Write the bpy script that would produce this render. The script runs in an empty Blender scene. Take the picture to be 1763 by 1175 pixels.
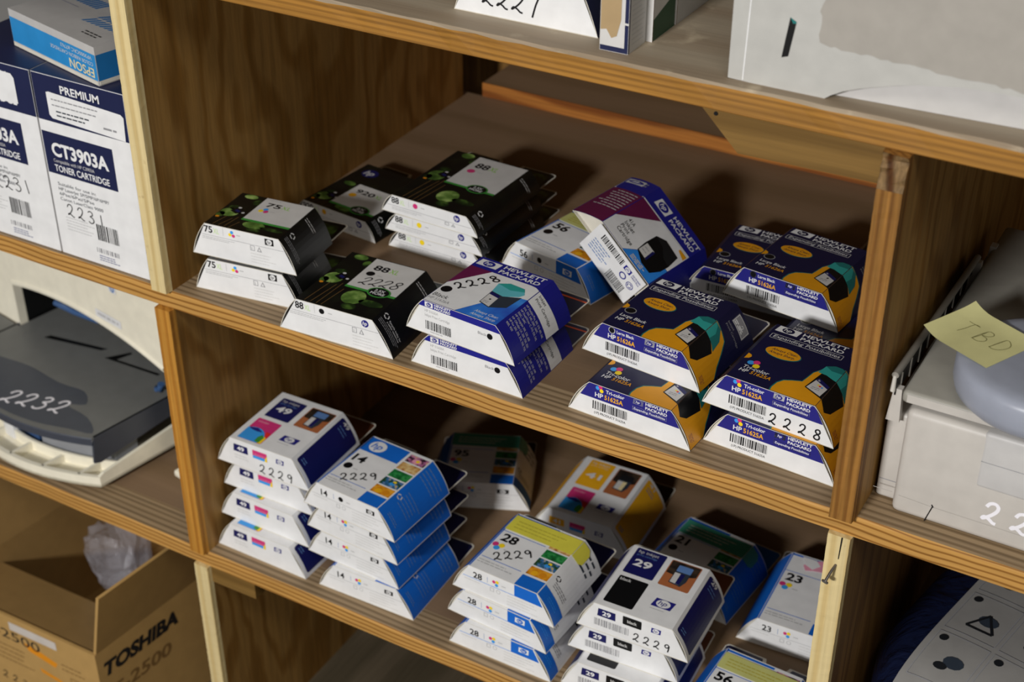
import bpy, math, random
from mathutils import Vector, Matrix
S = 0.001                                   # everything below is laid out in millimetres
C = bpy.context.scene.collection
scn = bpy.context.scene

# ------------------------------------------------------------------ camera
def make_camera():
    f, yaw, pit = 2606.2, -0.5209, 0.5706
    fwd = Vector((math.sin(yaw)*math.cos(pit), math.cos(yaw)*math.cos(pit), -math.sin(pit)))
    right = Vector((math.cos(yaw), -math.sin(yaw), 0))
    up = right.cross(fwd)
    cd = bpy.data.cameras.new('camera'); co = bpy.data.objects.new('camera', cd); C.objects.link(co)
    m = Matrix((right, up, -fwd)).transposed().to_4x4()
    m.translation = Vector((868.2, -882.7, 714.8))*S
    co.matrix_world = m
    cd.sensor_width = 36; cd.lens = f*36/1763; cd.clip_start = .05
    cd.dof.use_dof = True; cd.dof.focus_distance = 1.19; cd.dof.aperture_fstop = 7.5
    scn.camera = co
make_camera()
# ------------------------------------------------------------------ world, lights, exposure
w = bpy.data.worlds.new('room'); scn.world = w; w.use_nodes = True
w.node_tree.nodes['Background'].inputs[0].default_value = (1.0, .95, .88, 1)
w.node_tree.nodes['Background'].inputs[1].default_value = .15
def area(name, loc, target, size, power, col):
    l = bpy.data.lights.new(name, 'AREA'); l.shape = 'RECTANGLE'; l.size, l.size_y = size; l.energy = power; l.color = col
    o = bpy.data.objects.new(name, l); C.objects.link(o); o.location = loc
    o.rotation_euler = (Vector(target)-Vector(loc)).to_track_quat('-Z', 'Y').to_euler()
    return o
area('window_light', (.26, -2.9, 1.24), (.30, .1, -.1), (.40, .22), 86, (1, .985, .97))
area('ceiling_light', (1.6, -1.6, 2.3), (.4, .2, 0), (1.2, .3), 13, (1, .96, .88))
scn.view_settings.view_transform = 'Standard'; scn.view_settings.look = 'None'
scn.view_settings.exposure = 0; scn.view_settings.gamma = 1
scn.view_settings.use_curve_mapping = False

# ------------------------------------------------------------------ materials
def lin(h):
    c = [int(h[i:i+2], 16)/255 for i in (0, 2, 4)]
    return tuple(x/12.92 if x <= .04045 else ((x+.055)/1.055)**2.4 for x in c)+(1,)
MATS = {}
def nt(name):
    m = bpy.data.materials.new(name); m.use_nodes = True
    t = m.node_tree; b = t.nodes['Principled BSDF']
    return m, t, b
def flat(name, hexc, rough=.42, var=.05, scale=60, spec=.4, **kw):
    """printed card, plastic and so on: one colour with a little procedural unevenness"""
    m, t, b = nt(name)
    tc = t.nodes.new('ShaderNodeTexCoord'); n = t.nodes.new('ShaderNodeTexNoise'); n.inputs['Scale'].default_value = scale; n.inputs['Detail'].default_value = 4
    t.links.new(tc.outputs['Object'], n.inputs['Vector'])
    r = t.nodes.new('ShaderNodeValToRGB'); c = lin(hexc)
    r.color_ramp.elements[0].position = .3; r.color_ramp.elements[1].position = .7
    r.color_ramp.elements[0].color = tuple(x*(1-var) for x in c[:3])+(1,); r.color_ramp.elements[1].color = tuple(min(1, x*(1+var)) for x in c[:3])+(1,)
    t.links.new(n.outputs['Fac'], r.inputs['Fac']); t.links.new(r.outputs['Color'], b.inputs['Base Color'])
    b.inputs['Roughness'].default_value = rough; b.inputs['Specular IOR Level'].default_value = spec
    for k, v in kw.items(): b.inputs[k].default_value = v
    MATS[name] = m; return m
def wood(name, light, dark, axis, freq, wob=3.0, mix=.5, fine=.35, rough=.6, blotch=None, stretch=None):
    """grain running along axis ('x' or 'z'): distorted growth rings plus fine fibre streaks"""
    m, t, b = nt(name); N = t.nodes.new; L = t.links.new
    tc = N('ShaderNodeTexCoord'); sep = N('ShaderNodeSeparateXYZ'); L(tc.outputs['Object'], sep.inputs[0])
    along = stretch or {'x': (3, 16, 16), 'z': (14, 14, 2.2), 'y': (16, 3, 16)}[axis]
    mp = N('ShaderNodeMapping'); mp.inputs['Scale'].default_value = along; L(tc.outputs['Object'], mp.inputs[0])
    n1 = N('ShaderNodeTexNoise'); n1.inputs['Scale'].default_value = 1; n1.inputs['Detail'].default_value = 3; L(mp.outputs[0], n1.inputs['Vector'])
    cross = N('ShaderNodeMath'); cross.operation = 'ADD'
    a, c = {'x': ('Y', 'Z'), 'z': ('X', 'Y'), 'y': ('X', 'Z')}[axis]
    L(sep.outputs[a], cross.inputs[0]); L(sep.outputs[c], cross.inputs[1])
    mu = N('ShaderNodeMath'); mu.operation = 'MULTIPLY'; mu.inputs[1].default_value = freq; L(cross.outputs[0], mu.inputs[0])
    wb = N('ShaderNodeMath'); wb.operation = 'MULTIPLY_ADD'; wb.inputs[1].default_value = wob*6.28; L(n1.outputs['Fac'], wb.inputs[0]); L(mu.outputs[0], wb.inputs[2])
    sn = N('ShaderNodeMath'); sn.operation = 'SINE'; L(wb.outputs[0], sn.inputs[0])
    rg = N('ShaderNodeMapRange'); rg.inputs[1].default_value = -1; L(sn.outputs[0], rg.inputs[0])
    mp2 = N('ShaderNodeMapping'); mp2.inputs['Scale'].default_value = tuple(v*k for v, k in zip(along, {'x': (2, 22, 22), 'z': (22, 22, 3), 'y': (22, 2, 22)}[axis])); L(tc.outputs['Object'], mp2.inputs[0])
    n2 = N('ShaderNodeTexNoise'); n2.inputs['Scale'].default_value = 1; n2.inputs['Detail'].default_value = 5; n2.inputs['Roughness'].default_value = .65; L(mp2.outputs[0], n2.inputs['Vector'])
    r1 = N('ShaderNodeValToRGB'); r1.color_ramp.elements[0].color = lin(light); r1.color_ramp.elements[1].color = lin(dark)
    r1.color_ramp.elements[0].position = mix; r1.color_ramp.elements[1].position = .98; L(rg.outputs[0], r1.inputs['Fac'])
    r2 = N('ShaderNodeValToRGB'); r2.color_ramp.elements[0].position = .32; r2.color_ramp.elements[1].position = .62
    r2.color_ramp.elements[0].color = (1-fine*1.6,)*3+(1,); r2.color_ramp.elements[1].color = (1, 1, 1, 1); L(n2.outputs['Fac'], r2.inputs['Fac'])
    mx = N('ShaderNodeMix'); mx.data_type = 'RGBA'; mx.blend_type = 'MULTIPLY'; mx.inputs[0].default_value = 1
    L(r1.outputs[0], mx.inputs[6]); L(r2.outputs[0], mx.inputs[7])
    out = mx.outputs[2]
    if blotch:
        n3 = N('ShaderNodeTexNoise'); n3.inputs['Scale'].default_value = blotch[1]; n3.inputs['Detail'].default_value = 6; L(tc.outputs['Object'], n3.inputs['Vector'])
        r3 = N('ShaderNodeValToRGB'); r3.color_ramp.elements[0].position = blotch[2]; r3.color_ramp.elements[1].position = blotch[2]+.18
        r3.color_ramp.elements[0].color = (0, 0, 0, 1); r3.color_ramp.elements[1].color = (1, 1, 1, 1); L(n3.outputs['Fac'], r3.inputs['Fac'])
        m3 = N('ShaderNodeMix'); m3.data_type = 'RGBA'; m3.inputs[7].default_value = lin(blotch[0]); L(r3.outputs[0], m3.inputs[0]); L(out, m3.inputs[6]); out = m3.outputs[2]
    L(out, b.inputs['Base Color']); b.inputs['Roughness'].default_value = rough; b.inputs['Specular IOR Level'].default_value = .25
    bp = N('ShaderNodeBump'); bp.inputs['Strength'].default_value = .12; bp.inputs['Distance'].default_value = .001; L(n2.outputs['Fac'], bp.inputs['Height']); L(bp.outputs[0], b.inputs['Normal'])
    MATS[name] = m; return m
for k, h in dict(white='e2e2e2', white2='cbc9c6', ink='0c0c10', grey='8f8f92', lgrey='b9b9b9', pale='c9c8c6',
                 navy='15163a', blueband='25247c', deskblue='1e2084', midblue='2c78d8', royal='1566c8', sky='2e86e0', invnavy='171956',
                 orange='e09a18', gold='edae1e', teal='2f9c95', teal2='5fb4bf', tealdark='1d6f6c', burg='661a46', magenta='cf3577', cyan='3a9ae6', yellow='f3d322', red='e0302c',
                 black='0d0e10', carbon='1b1c1e', green='3f8f3a', dgreen='1d4f22', sticky='d9d04a', sticky2='c6c67a', seagreen='3f8f76', pinkt='e59ab0', tan='a5825a', xlgreen='8cc63f', lxl='c9e4a0',
                 brownph='a8643c', tabbrown='5c3320', slate='2f3742', steel='5c7fb4', beige='e2d2a0', fruit='d98a1c', orred='d2552a', kraft='a9906a', kraftd='7a5c34').items():
    flat(k, h)
flat('card', 'cfcabd', rough=.7)
flat('marker', '101014', rough=.5); flat('chalk', 'eceaf0', rough=.7); flat('pencil', '6e6a3c', rough=.7)
def photo(name, cols, scale):
    m, t, b = nt(name); tc = t.nodes.new('ShaderNodeTexCoord'); n = t.nodes.new('ShaderNodeTexNoise'); n.inputs['Scale'].default_value = scale; n.inputs['Detail'].default_value = 3
    t.links.new(tc.outputs['Object'], n.inputs['Vector']); r = t.nodes.new('ShaderNodeValToRGB')
    el = r.color_ramp.elements
    while len(el) < len(cols): el.new(.5)
    for i, c in enumerate(cols): el[i].position = .3+.4*i/(len(cols)-1); el[i].color = lin(c)
    t.links.new(n.outputs['Fac'], r.inputs['Fac']); t.links.new(r.outputs['Color'], b.inputs['Base Color']); b.inputs['Roughness'].default_value = .4
    MATS[name] = m
photo('lime', ('2f4a1c', '5e7f38', 'a3bd6c'), 70)
photo('limedark', ('0c140a', '1e3214', '4f6e2c'), 90)
photo('xlblack', ('08090a', '0c0e0c', '13170f'), 60)
photo('ph_flower', ('221a22', '3a2230', 'c678a8', 'e6c84a'), 190)
photo('ph_face', ('8c2a1e', 'c89a58', 'e8d49c'), 150)
photo('ph_leaf', ('124a24', '1f7a3a', '43a058'), 220)
photo('ph_parrot', ('203a1c', '2c5230', '2f6fb4', 'e0c030'), 260)
photo('ph_orange', ('9a5a10', 'd88c18', 'eca830'), 160)
photo('ph_dark', ('1a1614', '2c241e', '4a3a2a'), 120)
photo('gradblue', ('2b52b8', '2f74d4', '4a9ae8'), 30)
wood('pine', 'c0904c', '8a5c24', 'x', 1150, 4.4, .6, .16, stretch=(4, 9, 9))
wood('pine_top', 'a3732f', '8e6226', 'x', 1300, 2.0, .35, .22, blotch=('b8925a', 260, .72))
wood('pine_shelf', 'a28a6a', '7c664a', 'x', 900, 3.0, .35, .22, stretch=(1.5, 14, 14))
wood('hardboard', '806850', '776047', 'x', 90, 1.2, .3, .05)
wood('worn_top', 'a39580', '978670', 'x', 110, 1.2, .3, .08, blotch=('c4b49a', 30, .60))
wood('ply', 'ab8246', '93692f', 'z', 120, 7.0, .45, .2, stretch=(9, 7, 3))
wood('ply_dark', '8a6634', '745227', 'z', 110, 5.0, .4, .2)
wood('edge_pale', 'd8c491', 'cdb47c', 'z', 500, 1.0, .5, .10, blotch=('a89166', 120, .66))
wood('edge_gold', 'c08838', 'a87028', 'z', 700, 1.2, .4, .22)
wood('edge_brown', '9a6c32', '7e5322', 'z', 900, 1.2, .45, .3, blotch=('6d4318', 110, .66))
wood('block', '7e6030', '6e5226', 'x', 260, 2.0, .4, .12)
wood('cleatwood', 'a86a2c', '7c4416', 'x', 300, 2.4, .4, .2)
wood('splinter', 'b89566', '6e4420', 'z', 420, 1.2, .55, .35)

# ------------------------------------------------------------------ mesh collecting
class PM:
    """collects faces (mm) with one material each and links them as ONE mesh object"""
    def __init__(s): s.v = []; s.f = []; s.mi = []; s.m = []; s.smooth = []
    def mat(s, m):
        if m not in s.m: s.m.append(m)
        return s.m.index(m)
    def add(s, vs, fs, m, smooth=False):
        b = len(s.v); i = s.mat(m); s.v += [tuple(p) for p in vs]
        for f in fs: s.f.append(tuple(b+k for k in f)); s.mi.append(i); s.smooth.append(smooth)
    def box(s, x0, y0, z0, x1, y1, z1, m, M=None):
        vs = [(x, y, z) for z in (z0, z1) for y in (y0, y1) for x in (x0, x1)]
        if M: vs = [M @ Vector(p) for p in vs]
        s.add(vs, [(0, 2, 3, 1), (4, 5, 7, 6), (0, 1, 5, 4), (2, 6, 7, 3), (0, 4, 6, 2), (1, 3, 7, 5)], m)
    def rbox(s, x0, y0, z0, x1, y1, z1, r, m, seg=3):
        """box with all edges rounded"""
        vs = []; n = seg
        import bmesh
        bm = bmesh.new(); bmesh.ops.create_cube(bm, size=1)
        for v in bm.verts: v.co = Vector(((x0+x1)/2+v.co.x*(x1-x0), (y0+y1)/2+v.co.y*(y1-y0), (z0+z1)/2+v.co.z*(z1-z0)))
        bmesh.ops.bevel(bm, geom=bm.edges[:], offset=r, segments=seg, affect='EDGES', profile=.5)
        bm.verts.index_update(); s.add([v.co.copy() for v in bm.verts], [[v.index for v in f.verts] for f in bm.faces], m, True); bm.free()
    def prism(s, pts, axis, a, b, m, smooth=False):
        """outline pts (2D) extruded along axis from a to b"""
        put = {'x': lambda p, t: (t, p[0], p[1]), 'y': lambda p, t: (p[0], t, p[1]), 'z': lambda p, t: (p[0], p[1], t)}[axis]
        n = len(pts); vs = [put(p, a) for p in pts]+[put(p, b) for p in pts]
        s.add(vs, [tuple(range(n))[::-1], tuple(range(n, 2*n))], m)
        s.add(vs, [(i, (i+1) % n, n+(i+1) % n, n+i) for i in range(n)], m, smooth)
    def tube(s, path, r, m, n=10, closed=False):
        P = [Vector(p) for p in path]; vs = []; k = len(P)
        for i, p in enumerate(P):
            d = (P[min(i+1, k-1)]-P[max(i-1, 0)]).normalized(); a = d.orthogonal().normalized(); b = d.cross(a)
            rr = r[i] if isinstance(r, (list, tuple)) else r
            vs += [p+rr*(math.cos(t)*a+math.sin(t)*b) for t in (2*math.pi*j/n for j in range(n))]
        fs = [(i*n+j, i*n+(j+1) % n, (i+1)*n+(j+1) % n, (i+1)*n+j) for i in range(k-1) for j in range(n)]
        s.add(vs, fs, m, True); s.add(vs, [tuple(range(n))[::-1], tuple(range((k-1)*n, k*n))], m)
    def lathe(s, prof, cx, cy, m, n=48):
        vs = [(cx+r*math.cos(2*math.pi*j/n), cy+r*math.sin(2*math.pi*j/n), z) for r, z in prof for j in range(n)]
        s.add(vs, [(i*n+j, i*n+(j+1) % n, (i+1)*n+(j+1) % n, (i+1)*n+j) for i in range(len(prof)-1) for j in range(n)], m, True)
    def skew(s, k): s.v = [(x, y+k*x, z) for x, y, z in s.v]; return s
    def mesh(s, name):
        me = bpy.data.meshes.new(name); me.from_pydata([(x*S, y*S, z*S) for x, y, z in s.v], [], s.f)
        for m in s.m: me.materials.append(MATS[m])
        me.polygons.foreach_set('material_index', s.mi); me.polygons.foreach_set('use_smooth', s.smooth); me.update()
        return me
    def link(s, name, parent=None):
        o = bpy.data.objects.new(name, s.mesh(name)); C.objects.link(o); o.parent = parent; return o
def thing(name, label, cat, loc=(0, 0, 0), rot=(0, 0, 0), group=None, kind=None):
    o = bpy.data.objects.new(name, None); C.objects.link(o); o.empty_display_size = .02
    o.location = Vector(loc)*S; o.rotation_euler = rot; tag(o, label, cat, group, kind); return o
def tag(o, label, cat, group=None, kind=None):
    o['label'] = label; o['category'] = cat
    if group: o['group'] = group
    if kind: o['kind'] = kind
    return o

# ------------------------------------------------------------------ lettering
_glyph = {}
def glyphs(s, bold):
    k = (s, bold)
    if k not in _glyph:
        cu = bpy.data.curves.new('t', 'FONT'); cu.body = s; cu.resolution_u = 3; cu.offset = bold; cu.size = 1
        ob = bpy.data.objects.new('t', cu); C.objects.link(ob)
        dg = bpy.context.evaluated_depsgraph_get(); dg.update(); me = bpy.data.meshes.new_from_object(ob.evaluated_get(dg))
        vs = [(v.co.x, v.co.y) for v in me.vertices]; fs = [tuple(p.vertices) for p in me.polygons]
        bpy.data.objects.remove(ob); bpy.data.curves.remove(cu); bpy.data.meshes.remove(me)
        x0 = min(v[0] for v in vs); x1 = max(v[0] for v in vs)
        _glyph[k] = ([((x-x0), y/.70) for x, y in vs], fs, x1-x0)
    return _glyph[k]
HAND = {'2': [(.04, .72), (.14, .93), (.34, 1), (.5, .88), (.5, .66), (.34, .38), (.12, .14), (.02, .08), (.1, .2), (.3, .14), (.48, .02), (.62, 0)],
        '8': [(.5, .86), (.36, 1), (.14, .92), (.12, .72), (.32, .54), (.5, .36), (.5, .12), (.3, 0), (.08, .1), (.06, .3), (.26, .5), (.46, .66), (.52, .86)],
        '9': [(.5, .82), (.34, 1), (.12, .92), (.06, .7), (.2, .54), (.38, .6), (.5, .84), (.5, .6), (.47, .3), (.42, 0)],
        '3': [(.06, .88), (.24, 1), (.46, .92), (.46, .7), (.22, .56), (.46, .46), (.54, .24), (.4, .04), (.18, 0), (.02, .12)],
        '7': [(.0, .86), (.1, .98), (.44, 1), (.5, .9), (.42, .5), (.36, -.1)], '1': [(.3, 1), (.3, .5), (.31, 0)],
        'B': [(.1, .95), (.12, .5), (.06, 0), (.1, .9), (.3, 1), (.46, .84), (.36, .6), (.16, .52), (.46, .44), (.54, .2), (.34, 0), (.06, .04)],
        'T': [(.0, .96), (.3, .98), (.56, .96), (.3, .97), (.27, .4), (.22, 0)], 'D': [(.1, 1), (.08, .5), (.06, 0), (.1, .96), (.38, .9), (.56, .6), (.48, .2), (.26, 0), (.02, .04)],
        'C': [(.5, .86), (.3, 1), (.1, .8), (.04, .4), (.2, .04), (.5, .1)]}
def catmull(p, n=5):
    q = [p[0]]+list(p)+[p[-1]]; out = []
    for i in range(1, len(q)-2):
        for j in range(n):
            t = j/n
            out.append(tuple(.5*((2*q[i][k])+(-q[i-1][k]+q[i+1][k])*t+(2*q[i-1][k]-5*q[i][k]+4*q[i+1][k]-q[i+2][k])*t*t+(-q[i-1][k]+3*q[i][k]-3*q[i+1][k]+q[i+2][k])*t**3) for k in (0, 1)))
    return out+[p[-1]]
def ribbon(pts, w):
    vs = []
    for i, p in enumerate(pts):
        a = pts[max(i-1, 0)]; b = pts[min(i+1, len(pts)-1)]; dx, dy = b[0]-a[0], b[1]-a[1]; l = math.hypot(dx, dy) or 1
        vs += [(p[0]-dy/l*w/2, p[1]+dx/l*w/2), (p[0]+dy/l*w/2, p[1]-dx/l*w/2)]
    return vs, [(2*i, 2*i+1, 2*i+3, 2*i+2) for i in range(len(pts)-1)]
class Ink:
    """prints flat art into a mesh; fn(u, v, lift) gives the point in mm"""
    def __init__(s, pm, fn, strip=0): s.pm = pm; s.fn = fn; s.strip = strip
    def raw(s, vs, fs, m, k, grow=0): n = len(vs); s.pm.add([s.fn(u, v, .1*k+grow*i/n) for i, (u, v) in enumerate(vs)], fs, m)
    def poly(s, pts, m, k=1):
        if not s.strip: return s.raw(pts, [tuple(range(len(pts)))], m, k)
        lo = min(p[1] for p in pts); hi = max(p[1] for p in pts); n = max(1, math.ceil((hi-lo)/s.strip))
        for i in range(n):
            q = pts
            for lim, sg in ((lo+(hi-lo)*i/n, 1), (lo+(hi-lo)*(i+1)/n, -1)):
                r = []
                for j in range(len(q)):
                    a, b = q[j-1], q[j]; da, db = sg*(a[1]-lim), sg*(b[1]-lim)
                    if (da >= 0) != (db >= 0):
                        t = da/(da-db); r.append((a[0]+(b[0]-a[0])*t, a[1]+(b[1]-a[1])*t))
                    if db >= 0: r.append(b)
                q = r
                if len(q) < 3: break
            if len(q) >= 3: s.raw(q, [tuple(range(len(q)))], m, k)
    def rect(s, u0, v0, u1, v1, m, k=1, r=0):
        if r <= 0: return s.poly([(u0, v0), (u1, v0), (u1, v1), (u0, v1)], m, k)
        pts = []
        for cx, cy, a in ((u1-r, v0+r, -90), (u1-r, v1-r, 0), (u0+r, v1-r, 90), (u0+r, v0+r, 180)):
            pts += [(cx+r*math.cos(math.radians(a+t)), cy+r*math.sin(math.radians(a+t))) for t in (0, 30, 60, 90)]
        s.poly(pts, m, k)
    def frame(s, u0, v0, u1, v1, t, m, k=1):
        for q in ((u0, v0, u1, v0+t), (u0, v1-t, u1, v1), (u0, v0, u0+t, v1), (u1-t, v0, u1, v1)): s.rect(*q, m, k)
    def disc(s, u, v, rx, m, k=1, ry=None, n=26):
        ry = rx if ry is None else ry
        s.poly([(u+rx*math.cos(2*math.pi*i/n), v+ry*math.sin(2*math.pi*i/n)) for i in range(n)], m, k)
    def ring(s, u, v, r, w, m, k=1, ry=None, n=28):
        ry = r if ry is None else ry
        vs = [(u+(r-o)*math.cos(2*math.pi*i/n), v+(ry-o)*math.sin(2*math.pi*i/n)) for i in range(n) for o in (0, w)]
        s.raw(vs, [(2*i, 2*i+1, (2*i+3) % (2*n), (2*i+2) % (2*n)) for i in range(n)], m, k)
    def text(s, t, u, v, h, m, width=None, rot=0, k=2, bold=0, shear=0):
        vs, fs, w = glyphs(t, bold); sx = h/.70 if width is None else width/w if width > 0 else -width*h/.70
        c, sn = math.cos(math.radians(rot)), math.sin(math.radians(rot)); out = []
        for x, y in vs:
            x = x*sx+shear*y*h; y = y*h; out.append((u+c*x-sn*y, v+sn*x+c*y))
        s.raw(out, fs, m, k)
    def hand(s, t, u, v, h, step, rot=0, m='marker', w=1.0, k=3, slant=.12):
        c, sn = math.cos(math.radians(rot)), math.sin(math.radians(rot))
        for i, ch in enumerate(t):
            pts = catmull([(i*step+p[0]*h+slant*p[1]*h, p[1]*h) for p in HAND[ch]])
            vs, fs = ribbon(pts, w); s.raw([(u+c*x-sn*y, v+sn*x+c*y) for x, y in vs], fs, m, k, .12)
    def line(s, a, b, w, m, k=1): vs, fs = ribbon([a, b], w); s.raw(vs, fs, m, k)
    def bars(s, u0, v0, u1, v1, m='carbon', k=1, seed=1, n=30):
        rnd = random.Random(seed); x = u0; un = (u1-u0)/n/1.9
        while x < u1:
            w = un*rnd.choice((1, 1, 1.8, 2.4)); s.rect(x, v0, min(x+w, u1), v1, m, k); x += w+un*rnd.choice((1, 1, 1.8))
    def dashes(s, u0, v0, u1, v1, rows, h, m='pale', k=1, seed=1, vert=False):
        """rows of tiny print too small to read, as broken strokes"""
        rnd = random.Random(seed)
        for r in range(rows):
            y = (v1-(v1-v0)*(r+.5)/rows) if not vert else (u0+(u1-u0)*(r+.5)/rows)
            x, end = (u0, u0+(u1-u0)*rnd.uniform(.7, 1)) if not vert else (v0, v0+(v1-v0)*rnd.uniform(.75, 1))
            while x < end:
                w = rnd.uniform(2, 5)*h; e = min(x+w, end)
                if vert: s.rect(y-h/2, v1-(e-v0), y+h/2, v1-(x-v0), m, k)
                else: s.rect(x, y-h/2, e, y+h/2, m, k)
                x = e+h*.7
    def badge(s, u0, v0, u1, v1, bg, fg, k=1, slant=0):
        """rectangular maker's mark: filled plate, ellipse and slanted letters"""
        dv = (v1-v0)*slant; s.poly([(u0, v0), (u1-dv, v0), (u1, v1), (u0+dv, v1)], bg, k)
        cx, cy, ry = (u0+u1)/2, (v0+v1)/2, (v1-v0)*.44; rx = min(ry*1.35, (u1-u0)*.33)
        s.disc(cx, cy, rx, fg, k+1, ry); s.text('hp', cx-rx*.72, cy-ry*.38, ry*1.05, bg, rx*1.2, 0, k+2, .01, .22)
    def round_mark(s, u, v, rx, bg, fg, k=1, ry=None):
        ry = ry or rx; s.disc(u, v, rx, bg, k, ry); s.text('hp', u-rx*.72, v-ry*.42, ry*1.05, fg, rx*1.2, 0, k+1, .015, .22)
    def tri(s, u, v, r, k=2, cols=('cyan', 'magenta', 'yellow'), lay=((-1, .35), (.25, 1), (.75, -.5))):
        for (a, b), m in zip(lay, cols): s.disc(u+a*r, v+b*r, r*.86, m, k); k += .3
    def recycle(s, u, v, r, m, k=2):
        for a in (0, 120, 240):
            p = [(u+r*math.cos(math.radians(a+t)), v+r*math.sin(math.radians(a+t))) for t in (0, 22, 45, 68, 90)]
            vs, fs = ribbon(p, r*.42); s.raw(vs, fs, m, k)

# ------------------------------------------------------------------ the wooden shelving
ZT, ZB, ZF, XR, D, TH = 296.0, -313.7, -619.5, 636.3, 527.5, 19.0
XA, XZ = -520.0, 1180.0
def build_shelving():
    u = thing('shelving_unit', 'wooden cubbyhole shelving unit of stained plywood boards with pine front edges', 'shelving unit', (0, 0, ZF))
    def P(pm, name, par=None):
        o = pm.link(name, par or u)
        if not par: o.location = (0, 0, -ZF*S)
        return o
    for z, edge, top in ((ZT+TH, 'pine_top', 'worn_top'), (0, 'pine', 'hardboard'), (ZB, 'pine', 'hardboard')):
        b = PM(); b.box(XA, 40, z-TH, XZ, D, z, top); o = P(b, 'shelf_board')
        e = PM()
        prof = [(0, z-TH+.8), (.8, z-TH), (40, z-TH), (40, z), (1.6, z), (0, z-1.6)]
        n = 90; rnd = random.Random(int(z)+5); rough = 2.2 if top == 'worn_top' else .5
        rings = []
        for i in range(n+1):
            x = XA+(XZ-XA)*i/n; rings.append([(x, p[0]+(rnd.uniform(0, rough) if j in (4, 5) else 0), p[1]-(rnd.uniform(0, rough*.5) if j == 5 else 0)) for j, p in enumerate(prof)])
        vs = [p for r in rings for p in r]; m = len(prof)
        for j in range(m):
            e.add(vs, [(i*m+j, (i+1)*m+j, (i+1)*m+(j+1) % m, i*m+(j+1) % m) for i in range(n)], 'worn_top' if (top == 'worn_top' and j in (3, 4)) else ('pine_shelf' if j == 3 else edge))
        e.link('edge_trim', o)
    def divider(x0, z0, z1, front, side, ext=6, chip=None):
        d = PM(); d.box(x0, 2, z0, x0+TH, D-12, z1, side); o = P(d, 'divider_panel')
        f = PM(); n = 60; rnd = random.Random(int(x0*7+z0)); rows = []
        for i in range(n+1):
            z = z0+(z1-z0)*i/n; j = lambda a=.12: rnd.uniform(-a, a)
            rows.append([(x0+j(), 2, z), (x0+.8+j(), -ext+j(), z), (x0+TH/2, -ext+j(), z), (x0+TH-.8+j(), -ext+j(), z), (x0+TH+j(.08), 2, z)])
            if chip and z > z1-24: rows[-1] = [(a, b+(rnd.uniform(0, 6) if 0 < k < 4 else 0), c) for k, (a, b, c) in enumerate(rows[-1])]
        vs = [p for r in rows for p in r]
        for k in range(4):
            f.add(vs, [(i*5+k, i*5+k+1, (i+1)*5+k+1, (i+1)*5+k) for i in range(n)], front)
        if chip:
            f.add(vs, [(i*5+k, i*5+k+1, (i+1)*5+k+1, (i+1)*5+k) for i in range(n-5, n) for k in (1, 2)], 'splinter')
        f.add([vs[k] for k in (0, 1, 3, 4)], [(0, 1, 2, 3)], front); f.add([vs[n*5+k] for k in (0, 1, 3, 4)], [(3, 2, 1, 0)], front)
        f.link('front_edge', o); return o
    divider(-TH, 0, ZT, 'edge_pale', 'ply', 6)
    divider(-TH, ZB, -TH, 'edge_gold', 'ply', 6)
    divider(-TH, ZF, ZB-TH, 'edge_pale', 'ply', 4)
    divider(XR, 0, ZT, 'edge_brown', 'ply', 9, chip=True)
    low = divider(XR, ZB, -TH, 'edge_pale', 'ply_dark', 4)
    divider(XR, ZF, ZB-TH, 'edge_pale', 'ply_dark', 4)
    c = PM(); vs = []                                     # crack in the unpainted post
    c.prism([(XR+11.5, -19.2), (XR+12.6, -19.2), (XR+11.8, -40), (XR+11.2, -40)], 'y', -4.6, -3, 'ink'); c.link('crack', low)
    nl = PM(); nl.tube([(XR+10.5, -2, -46), (XR+9, -10, -49), (XR+7.5, -17, -54)], 1.1, 'nailsteel'); nl.tube([(XR+7.5, -17, -54), (XR+7.3, -18, -54.6)], 2.7, 'nailsteel'); nl.link('nail', low)
    g = PM(); g.prism([(497, ZT-.2), (532, 261), (XR, 263), (XR, ZT-.2)], 'y', 15, 34, 'block'); P(g, 'corner_block')
    k = PM(); k.tube([(514, 14.2, 287), (514, 15.5, 287)], 1.5, 'ink'); k.link('nail_hole', u.children[-1])
    g = PM(); g.prism([(0, ZB-TH), (57, ZB-TH), (57, ZB-TH-20), (0, ZB-TH-21)], 'y', 1, 20, 'block'); P(g, 'corner_block')
    for z in (0, ZB):
        g = PM(); g.box(20, D, z, XR, D+90, z+16.5, 'hardboard'); o = P(g, 'back_cleat')
        e = PM(); e.box(20, D-1.2, z-.5, XR, D, z+16.8, 'cleatwood'); e.link('cleat_face', o)
    bk = PM(); bk.box(XA, D+90, ZF, XZ, D+102, ZT+TH+260, 'ply_dark'); P(bk, 'back_panel')
flat('nailsteel', '8a8480', rough=.35, Metallic=.9)
build_shelving()
fl = PM()
wood('floorboard', '5e5342', '4f4636', 'y', 60, 2, .3, .15)
fl.box(-1500, -1500, ZF-20, 2600, 900, ZF, 'floorboard'); o = fl.link('floor'); o['kind'] = 'structure'

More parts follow.
